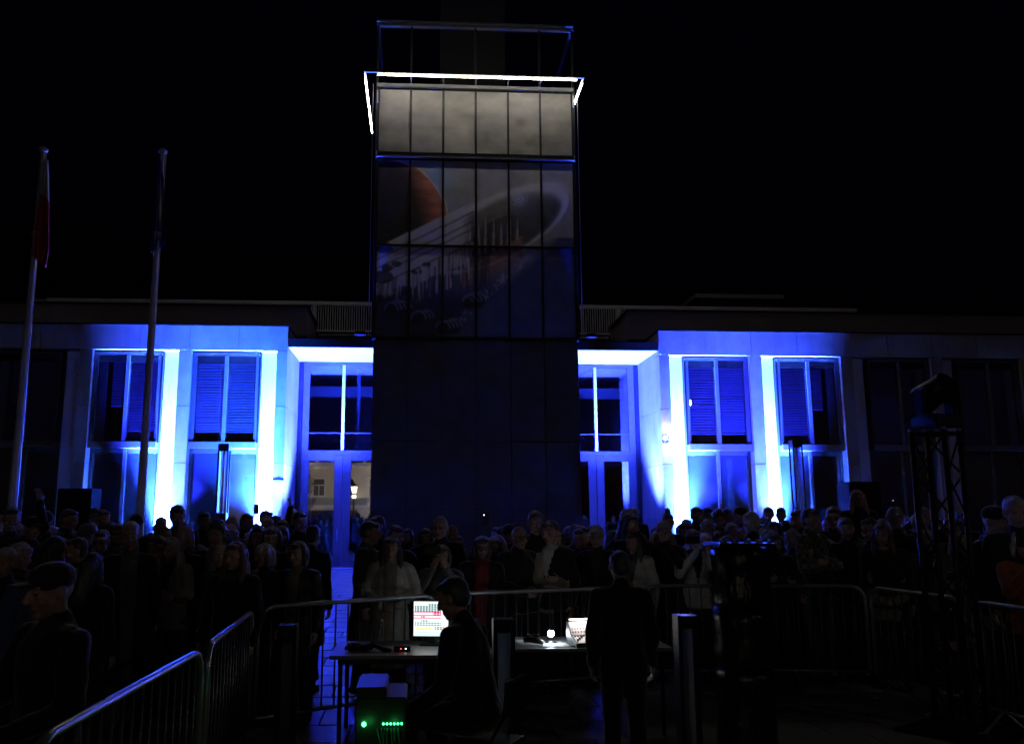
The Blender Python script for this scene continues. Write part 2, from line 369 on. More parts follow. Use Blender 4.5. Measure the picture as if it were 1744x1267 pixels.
    for q in range(nbal):
        x = rx0 + (rx1 - rx0) * (q + 0.5) / nbal; add_box(bm, (x - 0.017, 31.09, 8.62), (x + 0.017, 31.13, 9.56))
    o = bm_done(bm, 'balusters', M['pole_white'], rail); o['kind'] = 'stuff'
    q = 0.9
    while q < abs(rx1 - rx0):
        x = rx0 + side * q; box('post', (x - 0.06, 31.04, 8.45), (x + 0.06, 31.10, 9.555), M['pole_white'], rail, 0.006); q += 2.4
# rooftop plant room with a thin roof on the right wing, smaller one on the left
for (pa, pb, Y, lab) in (((1190, 503), (1330, 545), 36.0, 0), ((60, 512), (170, 545), 36.0, 0)):
    a = at(*pa, Y); b = at(*pb, Y)
    o = box('plant_room', (a.x, Y, 8.2), (b.x, Y + 3, a.z - 0.2), M['shaft'], building); o.location = (-XC, -YF, 0)
    o = box('plant_room_roof', (a.x - 0.25, Y - 0.3, a.z - 0.19), (b.x + 0.1, Y + 3.2, a.z), M['stone'], building, 0.01); o.location = (-XC, -YF, 0)

# ------------------------------------------------------------------ entrances: glazed doors left and right of the tower
for side in (-1, 1):
    xi, xo = XC + side * 3.0, mx(side, 0.0)            # inner (tower) end, outer end
    def fx(t): return xo + (xi - xo) * t               # t measured from the outer reveal
    Wd = abs(xi - xo)
    dr = box('entrance_screen', (fx(0.055), YD, ZMID - 0.10), (fx(1.0), YD + 0.10, ZMID + 0.04), M['window_metal'], building, 0.006); dr.location = (-XC, -YF, 0)
    def db(name, t0, t1, z0, z1, m='window_metal', y0=YD + 0.003, y1=YD + 0.095, bev=0.005): return box(name, (fx(t0), y0, z0), (fx(t1), y1, z1), M[m], dr, bev)
    db('jamb', 0.003, 0.05, 0.12, 7.09, 'dark_metal', YD - 0.02, YD + 0.12)
    db('stile', 0.055, 0.13, ZMID + 0.045, 6.99)
    db('head', 0.055, 1.0, 6.995, 7.085, 'window_metal', YD - 0.006, YD + 0.1)
    db('mullion', 0.51, 0.545, ZMID + 0.045, 6.99, 'pole_white', YD - 0.04, YD + 0.09)
    db('glazing_bar', 0.13, 0.51, 4.62, 4.65, 'window_metal', YD + 0.02, YD + 0.06); db('glazing_bar', 0.545, 1.0, 4.62, 4.65, 'window_metal', YD + 0.02, YD + 0.06)
    db('pane', 0.13, 0.51, ZMID + 0.045, 6.99, 'window_glass', YD + 0.066, YD + 0.075, 0); db('pane', 0.545, 1.0, ZMID + 0.045, 6.99, 'window_glass', YD + 0.066, YD + 0.075, 0)
    for (a, b) in ((0.055, 0.535), (0.54, 1.0)):
        dl = db('door_leaf', a, a + 0.09, 0.14, ZMID - 0.105)
        box('door_stile', (fx(b - 0.09), YD + 0.003, 0.14), (fx(b), YD + 0.095, ZMID - 0.105), M['window_metal'], dl, 0.005)
        box('door_rail', (fx(a + 0.092), YD + 0.003, 0.14), (fx(b - 0.092), YD + 0.095, 0.32), M['window_metal'], dl, 0.005)
        box('door_rail', (fx(a + 0.092), YD + 0.003, ZMID - 0.30), (fx(b - 0.092), YD + 0.095, ZMID - 0.105), M['window_metal'], dl, 0.005)
        box('door_pane', (fx(a + 0.092), YD + 0.05, 0.32), (fx(b - 0.092), YD + 0.058, ZMID - 0.30), M['door_glass'], dl)
        hx = fx(b - 0.045); 
        bm = bmesh.new(); add_tube(bm, [(hx, YD - 0.01, 1.0), (hx, YD - 0.06, 1.02), (hx, YD - 0.06, 1.38), (hx, YD - 0.01, 1.4)], 0.012, 6)
        bm_done(bm, 'door_handle', M['steel'], dl)
    # foyer behind the glass
    bb = lambda n, lo, hi, m: (setattr(box(n, lo, hi, M[m], building), 'location', (-XC, -YF, 0)))
    bb('foyer_ceiling', (fx(-0.05), YD + 0.2, 6.98), (fx(1.5), YD + 5, 7.06), 'room_ceiling')
    bb('foyer_beam', (fx(-0.02), YD + 2.4, 6.2), (fx(1.45), YD + 2.8, 6.6), 'room_ceiling')
    bb('foyer_side_wall', (fx(-0.08), YD + 0.45, 0.1), (fx(-0.02), YD + 5, 6.97), 'room_ceiling')
    bb('foyer_back_wall', (fx(-0.05), YD + 5.02, 0.1), (fx(1.5), YD + 5.1, 7.0), 'room')
    bb('foyer_gallery', (fx(-0.01), YD + 3.0, ZMID - 0.3), (fx(1.45), YD + 5.0, ZMID), 'room')
    bb('foyer_column', (fx(0.66), YD + 1.0, 0.1), (fx(0.70), YD + 1.1, 6.97), 'frame_metal')
    bb('threshold', (fx(-0.0), YD - 0.6, 0.09), (fx(1.3), YD + 0.2, 0.137), 'stone')

# small sign plate, wall lamps on the corner piers
sg = box('sign_plate', (-0.17, -0.03, -0.035), (0.17, 0.0, 0.035), M['black_paint'], None, 0.004)
sg.location = at(474, 816, YF) + Vector((0, -0.012, 0)); tag(sg, 'narrow dark name plate on the glaring stone pier left of the left entrance', 'sign')
sc2 = box('bracket', (-0.03, -0.002, -0.02), (0.03, 0.012, 0.02), M['steel'], sg)
def wall_lamp(p, label, power, s=1.0):
    o = box('wall_lamp', (-0.07*s, -0.05, -0.10*s), (0.07*s, 0.0, 0.02), M['black_paint'], None, 0.008); o.location = p; tag(o, label, 'lamp')
    bm = bmesh.new(); add_ball(bm, (0, -0.075, -0.03), 0.055 * s, None, 2); bm_done(bm, 'bulb', M['wall_lamp'], o)
    l = lamp('bulb_light', 'POINT', (0, -0.16, -0.03), power, (1.0, 0.75, 0.95), size=0.03); l.parent = o
wall_lamp(at(1132, 745, YF) + Vector((-0.02, -0.06, 0)), 'small glaring wall lamp on the corner pier right of the right entrance', 60, 1.25)
wall_lamp(at(485, 833, YF) + Vector((0, -0.06, 0)), 'tiny round wall lamp on the corner pier left of the left entrance', 6, 0.6)

# floodlights at the foot of the piers and in the entrances
def flood(p, tgt, label, power, spot, blend, h=0.22, lens='lens_blue', hue=BLUE):
    o = empty('floodlight', p); tag(o, label, 'floodlight', 'blue floodlights along the facade')
    box('housing', (-0.16, -0.10, h - 0.11), (0.16, 0.10, h), M['black_plastic'], o, 0.012)
    box('lens', (-0.13, -0.08, h + 0.001), (0.13, 0.08, h + 0.006), M[lens], o)
    bm = bmesh.new(); add_tube(bm, [(-0.18, 0, h - 0.04), (-0.18, 0, 0.0), (0.18, 0, 0.0), (0.18, 0, h - 0.04)], 0.012, 6); bm_done(bm, 'bracket', M['black_plastic'], o)
    l = lamp('flood_light', 'SPOT', (0, 0, h + 0.05), power, hue, size=0.10, spot=spot, blend=blend)
    l.parent = o; d = Vector(tgt) - Vector(p) - Vector((0, 0, h + .05)); l.rotation_euler = d.to_track_quat('-Z', 'Y').to_euler()
for side in (-1, 1):
    nm = 'left' if side < 0 else 'right'
    for i in range(2):
        d = PIER0 + i * PITCHB + STRIP * 0.5; io = ('inner', 'beside') if i == 0 else ('outer', 'away from')
        p = (mx(side, d), YF - 1.7, ground_z(YF)); t = (mx(side, d + (0.5 if i == 0 else -0.2)), YF + 0.25, 4.3)
        flood(p, t, 'blue floodlight on the paving facing the %s lit pier %s the %s entrance' % (*io, nm), (48000 if side < 0 else 36000) if i == 0 else 22000, R(56 if i == 0 else 54), 1.0, hue=BLUE if (i == 0 and side < 0) else DEEP)
        p = (mx(side, d + 0.05), YW - 0.34, ground_z(YF)); t = (mx(side, d + 0.06), YW + 0.02, 5.0)
        flood(p, t, 'blue uplight inside the recess of the %s lit pier %s the %s entrance' % (*io, nm), 460000, R(42), 1.0, 0.18, hue=ICE)
    p = (XC + side * 4.7, YF + 0.2, ground_z(YF)); t = (XC + side * 4.6, YF + 0.85, 7.1)
    flood(p, t, 'blue floodlight under the canopy of the %s entrance' % nm, 120000, R(72), 0.7, hue=VIOLET)

# ------------------------------------------------------------------ tower with LED frame and printed panels
tower = tag(empty('tower', (XC, YT, 0)), 'tall box-shaped tower with printed panels and a glowing light frame above the entrances', 'tower')
def tb(name, lo, hi, m, parent=None, bevel=0.004):
    o = box(name, lo, hi, M[m], parent or tower, bevel)
    if parent is None: o.location = (-XC, -YT, 0)
    return o
XL, XR = XC - 3.2, XC + 3.2; DEPTH = 4.2
cw = (XR - XL) / 6
Z3, Z2, Z1, ZL, ZC = 7.36, 10.33, 13.38, 15.72, 18.06
# dark lower cladding: 6 columns of 3 panels
for c in range(6):
    for a, b in ((0.02, 2.05), (2.05, 4.1), (4.1, 7.28)):
        tb('cladding_panel', (XL - 0.03 + c * (cw + .01) + 0.008, YT - 0.02 - random.uniform(0, .004), a + 0.008), (XL - 0.03 + (c + 1) * (cw + .01) - 0.008, YT + 0.06, b - 0.008), 'tower_panel')
tb('core', (XL + 0.02, YT + 0.07, 0.0), (XR - 0.02, YT + DEPTH, 7.3), 'dark_metal')
tb('belt', (XL - 0.06, YT - 0.06, 7.285), (XR + 0.06, YT + 0.2, 7.355), 'dark_metal')
# painted panels
def col(*c): return np.array([((v / 255.0) / 12.92 if v / 255.0 <= 0.04045 else ((v / 255.0 + 0.055) / 1.055) ** 2.4) for v in c])
rngp = np.random.default_rng(3)
def vnoise(x, y, seed=0):
    xi = np.floor(x).astype(int); yi = np.floor(y).astype(int); xf = x - xi; yf = y - yi
    def h(a, b): return np.modf(np.abs(np.sin(a * 127.1 + b * 311.7 + seed * 74.7) * 43758.5453))[0]
    u = xf * xf * (3 - 2 * xf); v = yf * yf * (3 - 2 * yf)
    return (h(xi, yi) * (1 - u) + h(xi + 1, yi) * u) * (1 - v) + (h(xi, yi + 1) * (1 - u) + h(xi + 1, yi + 1) * u) * v
def fbm(x, y, o=4, seed=0):
    s = 0; a = 0.5
    for k in range(o): s = s + a * vnoise(x * 2 ** k, y * 2 ** k, seed + k); a *= 0.5
    return s
def ss(a, b, x): t = np.clip((x - a) / (b - a), 0, 1); return t * t * (3 - 2 * t)
def poster(u, v):
    # u, v in the print's own frame: 0..1112 across, 0..1020 down
    x = u * 1112 + 88; y = v * 1020 + 130
    n = fbm(x / 60, y / 60); n2 = fbm(x / 14, y / 14, 3, 9)
    out = np.zeros(x.shape + (3,))
    def lay(m, c):
        nonlocal out; m = np.clip(m, 0, 1)[..., None]; out = out * (1 - m) + np.asarray(c) * m
    base = col(118, 118, 120) * (0.75 + 0.5 * n[..., None])
    out = base
    lay(ss(560, 900, y) * 0.9, col(40, 46, 84)); 
    # blue haze by the planet's limb
    lay(np.exp(-(((x - 420) / 90) ** 2 + ((y - 230) / 80) ** 2)) * 0.8, col(96, 132, 190))
    # tilted disc with a pale rim
    cx, cy, th = 760, 520, R(-27)
    X = (x - cx) * math.cos(th) + (y - cy) * math.sin(th); Y = -(x - cx) * math.sin(th) + (y - cy) * math.cos(th)
    q = np.sqrt((X / 470) ** 2 + (Y / 175) ** 2)
    lay((q < 1.0), col(62, 60, 60) * (0.6 + 0.8 * n[..., None]))
    ringw = np.sin(q * 95) * 0.5 + 0.5
    lay(np.exp(-((q - 0.90) / 0.07) ** 2) * (0.15 + 0.35 * ringw) * ss(-100, 380, X), col(104, 110, 150))
    lay(np.exp(-((q - 0.93) / (0.05 + 0.06 * ss(60, -80, Y))) ** 2) * 0.95 * (0.6 + 0.8 * n), col(176, 176, 178)); lay(((q > 0.3) & (q < 0.95)) * (0.30 + 0.4 * fbm(X / 120, Y / 10, 4, 31)) * ss(-420, 150, X) * ss(40, -120, Y), col(128, 126, 124))
    lay(np.exp(-(((x - 880) / 46) ** 2 + ((y - 340) / 34) ** 2)) * (0.4 + 0.6 * (np.sin(np.hypot(x - 880, (y - 340) * 1.4) / 4) > 0)), col(140, 150, 205))
    # spires and brown cliffs
    for k in range(26):
        sx = 540 + k * 14.5 + (vnoise(np.array([k * 1.7]), np.array([2.0]))[0] - .5) * 14; sh = 60 + 150 * vnoise(np.array([k * 3.1]), np.array([7.0]))[0]
        base_y = 690 - (sx - 540) * 0.28
        t = (base_y - y) / sh
        lay((t > 0) * (t < 1) * (np.abs(x - sx) < 9 * (1 - t) + 1) * 0.7, (col(26, 24, 26), col(58, 50, 46), col(150, 140, 130))[k % 3])
    lay((np.abs((x - 770) * 0.55 + (y - 690)) < 62) * (x > 560) * (x < 905) * (0.5 + 0.5 * n), col(124, 86, 64) * (0.5 + 1.1 * n2[..., None]))
    # pale deck running to lower left with dark seams
    t = (y - 600) + (x - 160) * 0.50
    deck = (t > 0) * (t < 300 + 40 * n) * (x < 640) 
    lay(deck * 0.92 * ss(640, 520, x), col(182, 174, 168) * (0.7 + 0.55 * n[..., None]))
    for s0 in (55, 110, 150, 215): lay(deck * (np.abs(t - s0 - 8 * n) < 5) * 0.8, col(40, 38, 44))
    for (ex, ey, ew, eh) in ((130, 630, 55, 26), (150, 745, 34, 22), (205, 720, 30, 18), (370, 720, 26, 14), (310, 765, 34, 16), (120, 800, 70, 40), (250, 880, 60, 28)):
        lay((((x - ex) / ew) ** 2 + ((y - ey) / eh) ** 2 < 1) * 0.9, col(34, 32, 46))
    # hanging streaks under the deck
    st = (vnoise(x / 9, y / 160, 5) > 0.55) * (t > 220) * (t < 520) * (x < 720)
    lay(st * 0.7, col(36, 34, 42)); lay((vnoise(x / 7, y / 120, 8) > 0.72) * (t > 230) * (t < 430) * (x < 640), col(150, 146, 150))
    # deep blue quarter on the right with a speckled edge
    dd = (x - 1000) * 0.71 + (y - 610) * 0.69 
    lay(ss(-10, 60, dd + 30 * (n2 - .5)) * (y > 560), col(44, 50, 92) * (0.8 + 0.4 * n[..., None]))
    lay((np.abs(dd + 12) < 26) * (n2 > 0.56) * (y > 600), col(120, 122, 150))
    # onlookers along the bottom
    lay(ss(840, 960, y) * (x < 760) * ss(60, -80, dd) * 0.92, col(24, 24, 44))
    for k in range(30):
        hx = 110 + (k * 137.5 % 560); hy = 930 + (k * 53 % 210); hr = 26 + (k * 29 % 18)
        e = np.hypot((x - hx), (y - hy) * 0.9) / hr
        lay((e < 1) * 0.9, col(20, 20, 34)); lay((np.abs(e - 1) < 0.10) * (y < hy) * 0.75, col(92, 94, 128))
    # planet
    r = np.hypot(x - 130, y - 480) / 352; inside = (r < 1) * (t < 0)
    limb = ss(0.45, 1.0, ((x - 130) / 352 * 0.9 - (y - 480) / 352 * 0.28))
    streak = fbm(x / 95 + y / 210, y / 17, 4, 21)
    pc = col(34, 28, 28) * (1 - limb[..., None]) + (col(188, 98, 56) * (0.5 + 1.0 * streak[..., None])) * limb[..., None]
    lay(inside, pc); lay((np.abs(r - 1) < 0.012) * (t < 0) * ss(100, 300, x), col(214, 168, 140))
    stars = (vnoise(x / 3.1, y / 3.1, 40) > 0.993) * (y < 560) * (r > 1.05); lay(stars, col(200, 205, 215))
    g = out.mean(-1, keepdims=True); out = g + (out - g) * 0.78
    haze = 0.006 + 0.012 * n[..., None]; out = out * 0.86 + haze + 0.05 * (n2[..., None] - 0.5) * (out + 0.02)
    return np.clip(out * 3.0, 0.004, 0.85)
def cloudy(u, v):
    n = fbm(u * 9, v * 5, 5, 3); b = 0.30 + 0.30 * (n - 0.5)
    g = np.exp(-(((u - 0.45) / 0.07) ** 2 + ((v - 1.0) / 0.28) ** 2)) * 0.05 - np.exp(-(((u - 0.73) / 0.035) ** 2 + ((v - 0.48) / 0.1) ** 2)) * 0.12
    b = b + g
    return np.stack([b * 1.02, b, b * 0.96], -1)
def print_panel(name, x0, x1, z0, z1, fn, u0, u1, v0, v1, y, parent, m, nx=36, nz=80):
    us = np.linspace(u0, u1, nx + 1); vs = np.linspace(v0, v1, nz + 1); U, V = np.meshgrid(us, vs)
    colr = (fn(U, V) if fn is not poster else sum(fn(U + a_ * 0.0022, V + b_ * 0.0025) for a_ in (-1, 0, 1) for b_ in (-1, 0, 1)) / 9.0).reshape(-1, 3)
    xs = np.linspace(x0, x1, nx + 1); zs = np.linspace(z1, z0, nz + 1); Xg, Zg = np.meshgrid(xs, zs)
    n = Xg.size; co = np.stack([Xg.ravel(), np.full(n, y), Zg.ravel()], -1)
    verts = [tuple(c) for c in co]; faces = []
    for j in range(nz):
        for i in range(nx): a = j * (nx + 1) + i; faces.append((a, a + nx + 1, a + nx + 2, a + 1))
    # thickness: back and edges
    k = n; verts += [(x0, y + .02, z0), (x1, y + .02, z0), (x1, y + .02, z1), (x0, y + .02, z1)]
    bl, br, tr, tl = nz * (nx + 1), nz * (nx + 1) + nx, nx, 0
    faces += [(k, k+3, k+2, k+1), (bl, k, k+1, br), (tl, tr, k+2, k+3), (bl, tl, k+3, k), (br, k+1, k+2, tr)]
    me = bpy.data.meshes.new(name); me.from_pydata(verts, [], faces); me.materials.append(m)
    ca = me.color_attributes.new('ink', 'FLOAT_COLOR', 'POINT')
    buf = np.ones((len(verts), 4), np.float32); buf[:n, :3] = colr; buf[n:, :3] = 0.1; ca.data.foreach_set('color', buf.ravel())
    return link(name, me, parent)
for c in range(6):
    x0, x1 = XL + c * cw + 0.035, XL + (c + 1) * cw - 0.035
    for (z0, z1, fn, v0, v1) in ((Z1 + 0.12, ZL - 0.06, cloudy, 0, 1), (Z2 + 0.05, Z1 - 0.16, poster, 0.0, 0.475), (Z3 + 0.03, Z2 - 0.03, poster, 0.475, 1.0)):
        o = print_panel('printed_panel', x0, x1, z0, z1, fn, c / 6, (c + 1) / 6, v0, v1, YT, tower, M['poster_print']); o.location = (-XC, -YT, 0)
    # vertical joint bars between columns
YLED = YT - 1.0; zled = at(809, 130, YLED).z
for c in range(7):
    x = XL + c * cw
    for (a, b) in ((Z1 + 0.04, ZL + 0.02), (Z2 + 0.0, Z1 - 0.07), (Z3, Z2 - 0.01)):
        tb('joint_bar', (x - 0.028, YT - 0.035, a), (x + 0.028, YT + 0.03, b), 'dark_metal')
    if c in (1, 3, 5): tb('frame_post', (x - 0.035, YT - 0.02, ZL + 0.16), (x + 0.035, YT + 0.06, ZC - 0.14), 'dark_metal')
    if 0 < c < 6:                                                # stubs that carry the light frame
        bm = bmesh.new(); add_tube(bm, [(x, YT - 0.03, ZL + 0.14), (x, YT - 0.12, ZL + 0.26), (x, YT - 0.98, zled + 0.03)], 0.022, 6)
        o = bm_done(bm, 'light_bracket', M['frame_metal'], tower); o.location = (-XC, -YT, 0)
# horizontal rails between the rows
tb('rail', (XL - 0.05, YT - 0.06, ZL + 0.03), (XR + 0.05, YT + 0.05, ZL + 0.14), 'frame_metal')
tb('rail', (XL - 0.03, YT - 0.09, Z1 - 0.06), (XR + 0.03, YT + 0.02, Z1 + 0.03), 'dark_metal'); tb('rail', (XL - 0.02, YT - 0.12, Z1 - 0.10), (XR + 0.02, YT - 0.02, Z1 - 0.064), 'frame_metal')
tb('rail', (XL - 0.02, YT - 0.05, Z2 - 0.025), (XR + 0.02, YT + 0.02, Z2 + 0.045), 'dark_metal')
# corner columns and open glazed crown
for s in (-1, 1):
    x = XC + s * 3.245
    tb('corner_column', (x - 0.04, YT - 0.05, 7.36), (x + 0.04, YT + 0.07, ZC - 0.005), 'dark_metal')
    tb('corner_column', (x - 0.04, YT + DEPTH - 0.07, 7.36), (x + 0.04, YT + DEPTH + 0.05, ZC - 0.005), 'dark_metal')
    tb('cable', (x + s * 0.12, YT - 0.055, 7.4), (x + s * 0.135, YT - 0.04, ZL + 0.1), 'steel', None, 0)
    tb('side_screen', (x - 0.02, YT + 0.08, 7.36), (x + 0.02, YT + DEPTH - 0.08, ZL), 'tower_panel')
    tb('side_beam', (x - 0.05, YT + 0.1, ZC - 0.13), (x + 0.05, YT + DEPTH - 0.1, ZC + 0.0), 'dark_metal')
    for zz in (ZL - 0.55, Z1 - 0.10): tb('corner_bracket', (x - s * 0.02 - 0.02, YT - 0.10, zz - 0.02), (x - s * 0.02 + 0.02, YT - 0.062, zz + 0.42 if zz > 14 else zz + 0.2), 'frame_metal')
    tb('crown_pane', (XC + s * 0.05, YT + 0.07, ZL + 0.16), (XC + s * 3.19, YT + 0.08, ZC - 0.14), 'tower_glass', None, 0)
tb('crown_beam', (XL - 0.09, YT - 0.06, ZC - 0.13), (XR + 0.09, YT + 0.09, ZC - 0.02), 'window_metal'); tb('crown_beam', (XL - 0.09, YT - 0.09, ZC - 0.018), (XR + 0.09, YT + 0.12, ZC + 0.05), 'window_metal')
tb('crown_beam', (XL - 0.06, YT + DEPTH - 0.1, ZC - 0.13), (XR + 0.06, YT + DEPTH + 0.05, ZC + 0.0), 'dark_metal')
tb('back_screen', (XL, YT + DEPTH - 0.02, 7.36), (XR, YT + DEPTH + 0.02, ZL), 'tower_panel')
tb('deck', (XL + 0.02, YT + 0.1, ZL - 0.04), (XR - 0.02, YT + DEPTH - 0.1, ZL + 0.02), 'dark_metal')
# the older shaft rising inside
sx0, sx1 = at(751, 60, 28.6).x, at(860, 60, 28.6).x
tb('inner_shaft', (sx0, 28.6, ZL + 0.03), (sx1, 29.9, 24.0), 'shaft', None, 0.02)
tb('shaft_collar', (sx0 - 0.03, 28.56, ZL + 0.03), (sx1 + 0.03, 29.94, ZL + 0.75), 'shaft', None, 0.02)
# LED frame: front tube and two side tubes on a thin outrigger frame
xa, xb = at(620, 121, YLED).x, at(995, 135, YLED).x
tb('light_frame', (xa, YLED - 0.02, zled + 0.02), (xb, YLED + 0.02, zled + 0.06), 'frame_metal')
for x in (xa + 0.03, xb - 0.03): tb('light_frame_arm', (x - 0.025, YLED + 0.03, zled + 0.021), (x + 0.025, YLED + 4.0, zled + 0.06), 'frame_metal')
def tled(pts, m, name='light_tube'):
    bm = bmesh.new(); add_tube(bm, pts, 0.025, 10); o = bm_done(bm, name, M[m], tower); o.location = (-XC, -YT, 0); return o
tled([(XL + 0.02, YLED, zled - 0.04), (XR - 0.02, YLED, zled - 0.04)], 'led_warm')
for x in (xa + 0.03, xb - 0.03): tled([(x, YLED + 0.22, zled - 0.04), (x, YLED + 4.2, zled - 0.04)], 'led_side')
# added blue uplights by the tower, standing in for ground floodlight on the crown
for s, nm in ((-1, 'left'), (1, 'right')):
    flood((XC + s * 3.62, YT - 0.15, 7.37), (XC + s * 2.0, YT - 0.12, 18.1), 'added blue uplight on the canopy roof at the %s tower corner' % nm, 1500, R(24), 1.0, 0.12, 'black_plastic', VIOLET)
    flood((XC + s * 2.0, YT + 1.2, ZL + 0.03), (XC + s * 2.0, YT + 0.1, 18.0), 'added blue uplight inside the open tower crown on the %s' % nm, 170, R(110), 0.9, 0.12, 'black_plastic', VIOLET)  # extra lamp added to tint the crown beams blue

# ------------------------------------------------------------------ across the square, behind the camera: seen only as reflections
HY = -24.0
house = tag(empty('town_house', (-9.0, HY, 0)), 'pale town house front mirrored in the panes of the left entrance doors', 'house')
def hb(name, lo, hi, m, parent=None, bevel=0.0):
    o = box(name, lo, hi, M[m], parent or house, bevel)
    if parent is None: o.location = (9.0, -HY, 0)
    return o
hb('wall', (-17, HY - 6, 0), (-3, HY, 6.4), 'house_wall')
hb('cornice', (-17.2, HY - 0.1, 6.41), (-2.8, HY + 0.35, 6.8), 'house_trim', None, 0.02)
hb('band', (-17, HY + 0.003, 2.55), (-3, HY + 0.12, 2.75), 'house_trim', None, 0.01)
hb('shop_board', (-12.5, HY + 0.004, 2.78), (-5, HY + 0.15, 3.45), 'grey_board', None, 0.01)
bm = bmesh.new()
v = [bm.verts.new(p) for p in ((-17.2, HY + .3, 6.82), (-2.8, HY + .3, 6.82), (-2.8, HY - 6, 9.2), (-17.2, HY - 6, 9.2), (-17.2, HY - 6, 6.82), (-2.8, HY - 6, 6.82))]
for f in ((0, 1, 2, 3), (0, 3, 4), (1, 5, 2), (4, 3, 2, 5), (0, 4, 5, 1)): bm.faces.new([v[i] for i in f])
o = bm_done(bm, 'roof', M['roof_tile'], house); o.location = (9.0, -HY, 0)
for q in range(9): hb('roof_post', (-16 + q * 1.5, HY + 0.05, 6.82), (-15.6 + q * 1.5, HY + 0.3, 7.6), 'house_trim', None, 0.02)
for x in (-15.2, -12.4, -9.6, -6.8, -4.3):
    wf = hb('house_window', (x - 0.62, HY + 0.004, 3.55), (x + 0.62, HY + 0.10, 5.35), 'house_trim', None, 0.01)
    for a, b, z0, z1 in ((-0.5, -0.04, 3.67, 4.6), (0.04, 0.5, 3.67, 4.6), (-0.5, 0.5, 4.7, 5.22)):
        hb('house_pane', (x + a, HY + 0.103, z0), (x + b, HY + 0.108, z1), 'black_plastic', wf)
hb('shop_window', (-11, HY + 0.005, 0.4), (-8.0, HY + 0.06, 2.3), 'black_plastic'); hb('shop_door', (-7.0, HY + 0.005, 0.0), (-5.9, HY + 0.06, 2.3), 'bark')
def lantern(x, y, z, label, power, s=1.0, glow='lantern_glow'):
    o = empty('street_lantern', (x, y, 0)); tag(o, label, 'street lamp')
    bm = bmesh.new(); add_lathe(bm, [(0.13, 0), (0.13, 0.25), (0.075, 0.4), (0.05, 1.2), (0.04, z - 0.35*s), (0.09, z - 0.32*s), (0.03, z - 0.29*s)], n=12); bm_done(bm, 'post', M['black_paint'], o)
    bm = bmesh.new(); add_lathe(bm, [(0.14*s, z - 0.28*s), (0.25*s, z + 0.18*s), (0.22*s, z + 0.2*s)], n=8); bm_done(bm, 'lamp_glass', M[glow], o)
    bm = bmesh.new(); add_lathe(bm, [(0.3*s, z + 0.205*s), (0.2*s, z + 0.33*s), (0.03, z + 0.45*s), (0.02, z + 0.55*s)], n=8); bm_done(bm, 'lamp_cap', M['black_paint'], o)
    if power:
        l = lamp('lantern_light', 'POINT', (0, 0, z - 0.55*s), power, (1.0, 0.86, 0.66), size=0.15) if power < 100 else lamp('lantern_light', 'SPOT', (0, 0, z - 0.2*s), power, (1.0, 0.86, 0.66), size=0.15, spot=R(150), blend=0.6, target=(0, -4, z - 1.2))
        l.parent = o
lantern(-5.05, -8.0, 3.8, 'glowing street lantern mirrored in the right pane of the left entrance doors', 14, 1.0)
lantern(-12.6, -19.0, 4.6, 'unseen added street lantern lighting the town house, left of its mirrored window', 3200, 0.8)  # this and the next are added, spots turned on the house to brighten it
lantern(-3.4, -19.5, 4.6, 'unseen added street lantern lighting the town house near its right end', 3000, 0.8)
def street_mast(x, y, z, label, power):
    o = empty('street_mast', (x, y, 0)); tag(o, label, 'street lamp')
    bm = bmesh.new(); add_tube(bm, [(0, 0, 0), (0, 0, z - 0.6), (0.1, 0.3, z - 0.1), (0.25, 1.1, z + 0.08)], [0.1, 0.06, 0.05, 0.04], 10); bm_done(bm, 'mast', M['frame_metal'], o)
    bm = bmesh.new(); add_ball(bm, (0.3, 1.45, z + 0.06), (0.2, 0.42, 0.09)); bm_done(bm, 'lamp_head', M['frame_metal'], o)
    bm = bmesh.new(); add_ball(bm, (0.3, 1.5, z - 0.03), (0.17, 0.34, 0.10)); bm_done(bm, 'lamp_glass', M['street_glow'], o)
    l = lamp('mast_light', 'POINT', (0.3, 1.5, z - 0.2), power, (1.0, 0.92, 0.84), size=0.2); l.parent = o
street_mast(20.0, -11.0, 10.4, 'tall street lamp mirrored as a white oval in the right wing window', 170)
# tree whose leaves darken the left edge of the mirrored house
tree = tag(empty('street_tree', (-9.6, -13.0, 0)), 'leafy tree mirrored at the left edge of the left entrance door', 'tree')
bm = bmesh.new(); add_tube(bm, [(0, 0, 0), (0.05, 0, 1.2), (-0.05, 0.05, 2.4), (0.05, 0, 3.6)], [0.12, 0.1, 0.07, 0.03], 8)
for k in range(7):
    a = k * 2.4; add_tube(bm, [(0, 0, 1.8 + k * 0.25), (0.5 * math.cos(a), 0.5 * math.sin(a), 2.4 + k * 0.28), (0.9 * math.cos(a), 0.9 * math.sin(a), 2.7 + k * 0.3)], [0.04, 0.025, 0.01], 5)
bm_done(bm, 'trunk', M['bark'], tree)
bm = bmesh.new()
for k in range(2600):
    a = random.uniform(0, 6.28); zc = random.uniform(1.9, 5.4); rr = 1.25 * math.sin(math.pi * (zc - 1.7) / 3.9) * math.sqrt(random.random()) + random.gauss(0, .1)
    if noise.noise(Vector((rr * math.cos(a) * 1.6, rr * math.sin(a) * 1.6, zc * 1.6))) < -0.1: continue
    p = Vector((rr * math.cos(a), rr * math.sin(a), zc)); e = Euler((random.uniform(0, 3), random.uniform(0, 3), random.uniform(0, 6))).to_matrix(); s = random.uniform(0.05, 0.1)
    bm.faces.new([bm.verts.new(p + e @ Vector(q) * s) for q in ((-1, 0, 0), (0, -.5, 0.1), (1, 0, 0), (0, .5, 0.1))])
o = bm_done(bm, 'crown', M['leaf'], tree); o['kind'] = 'stuff'

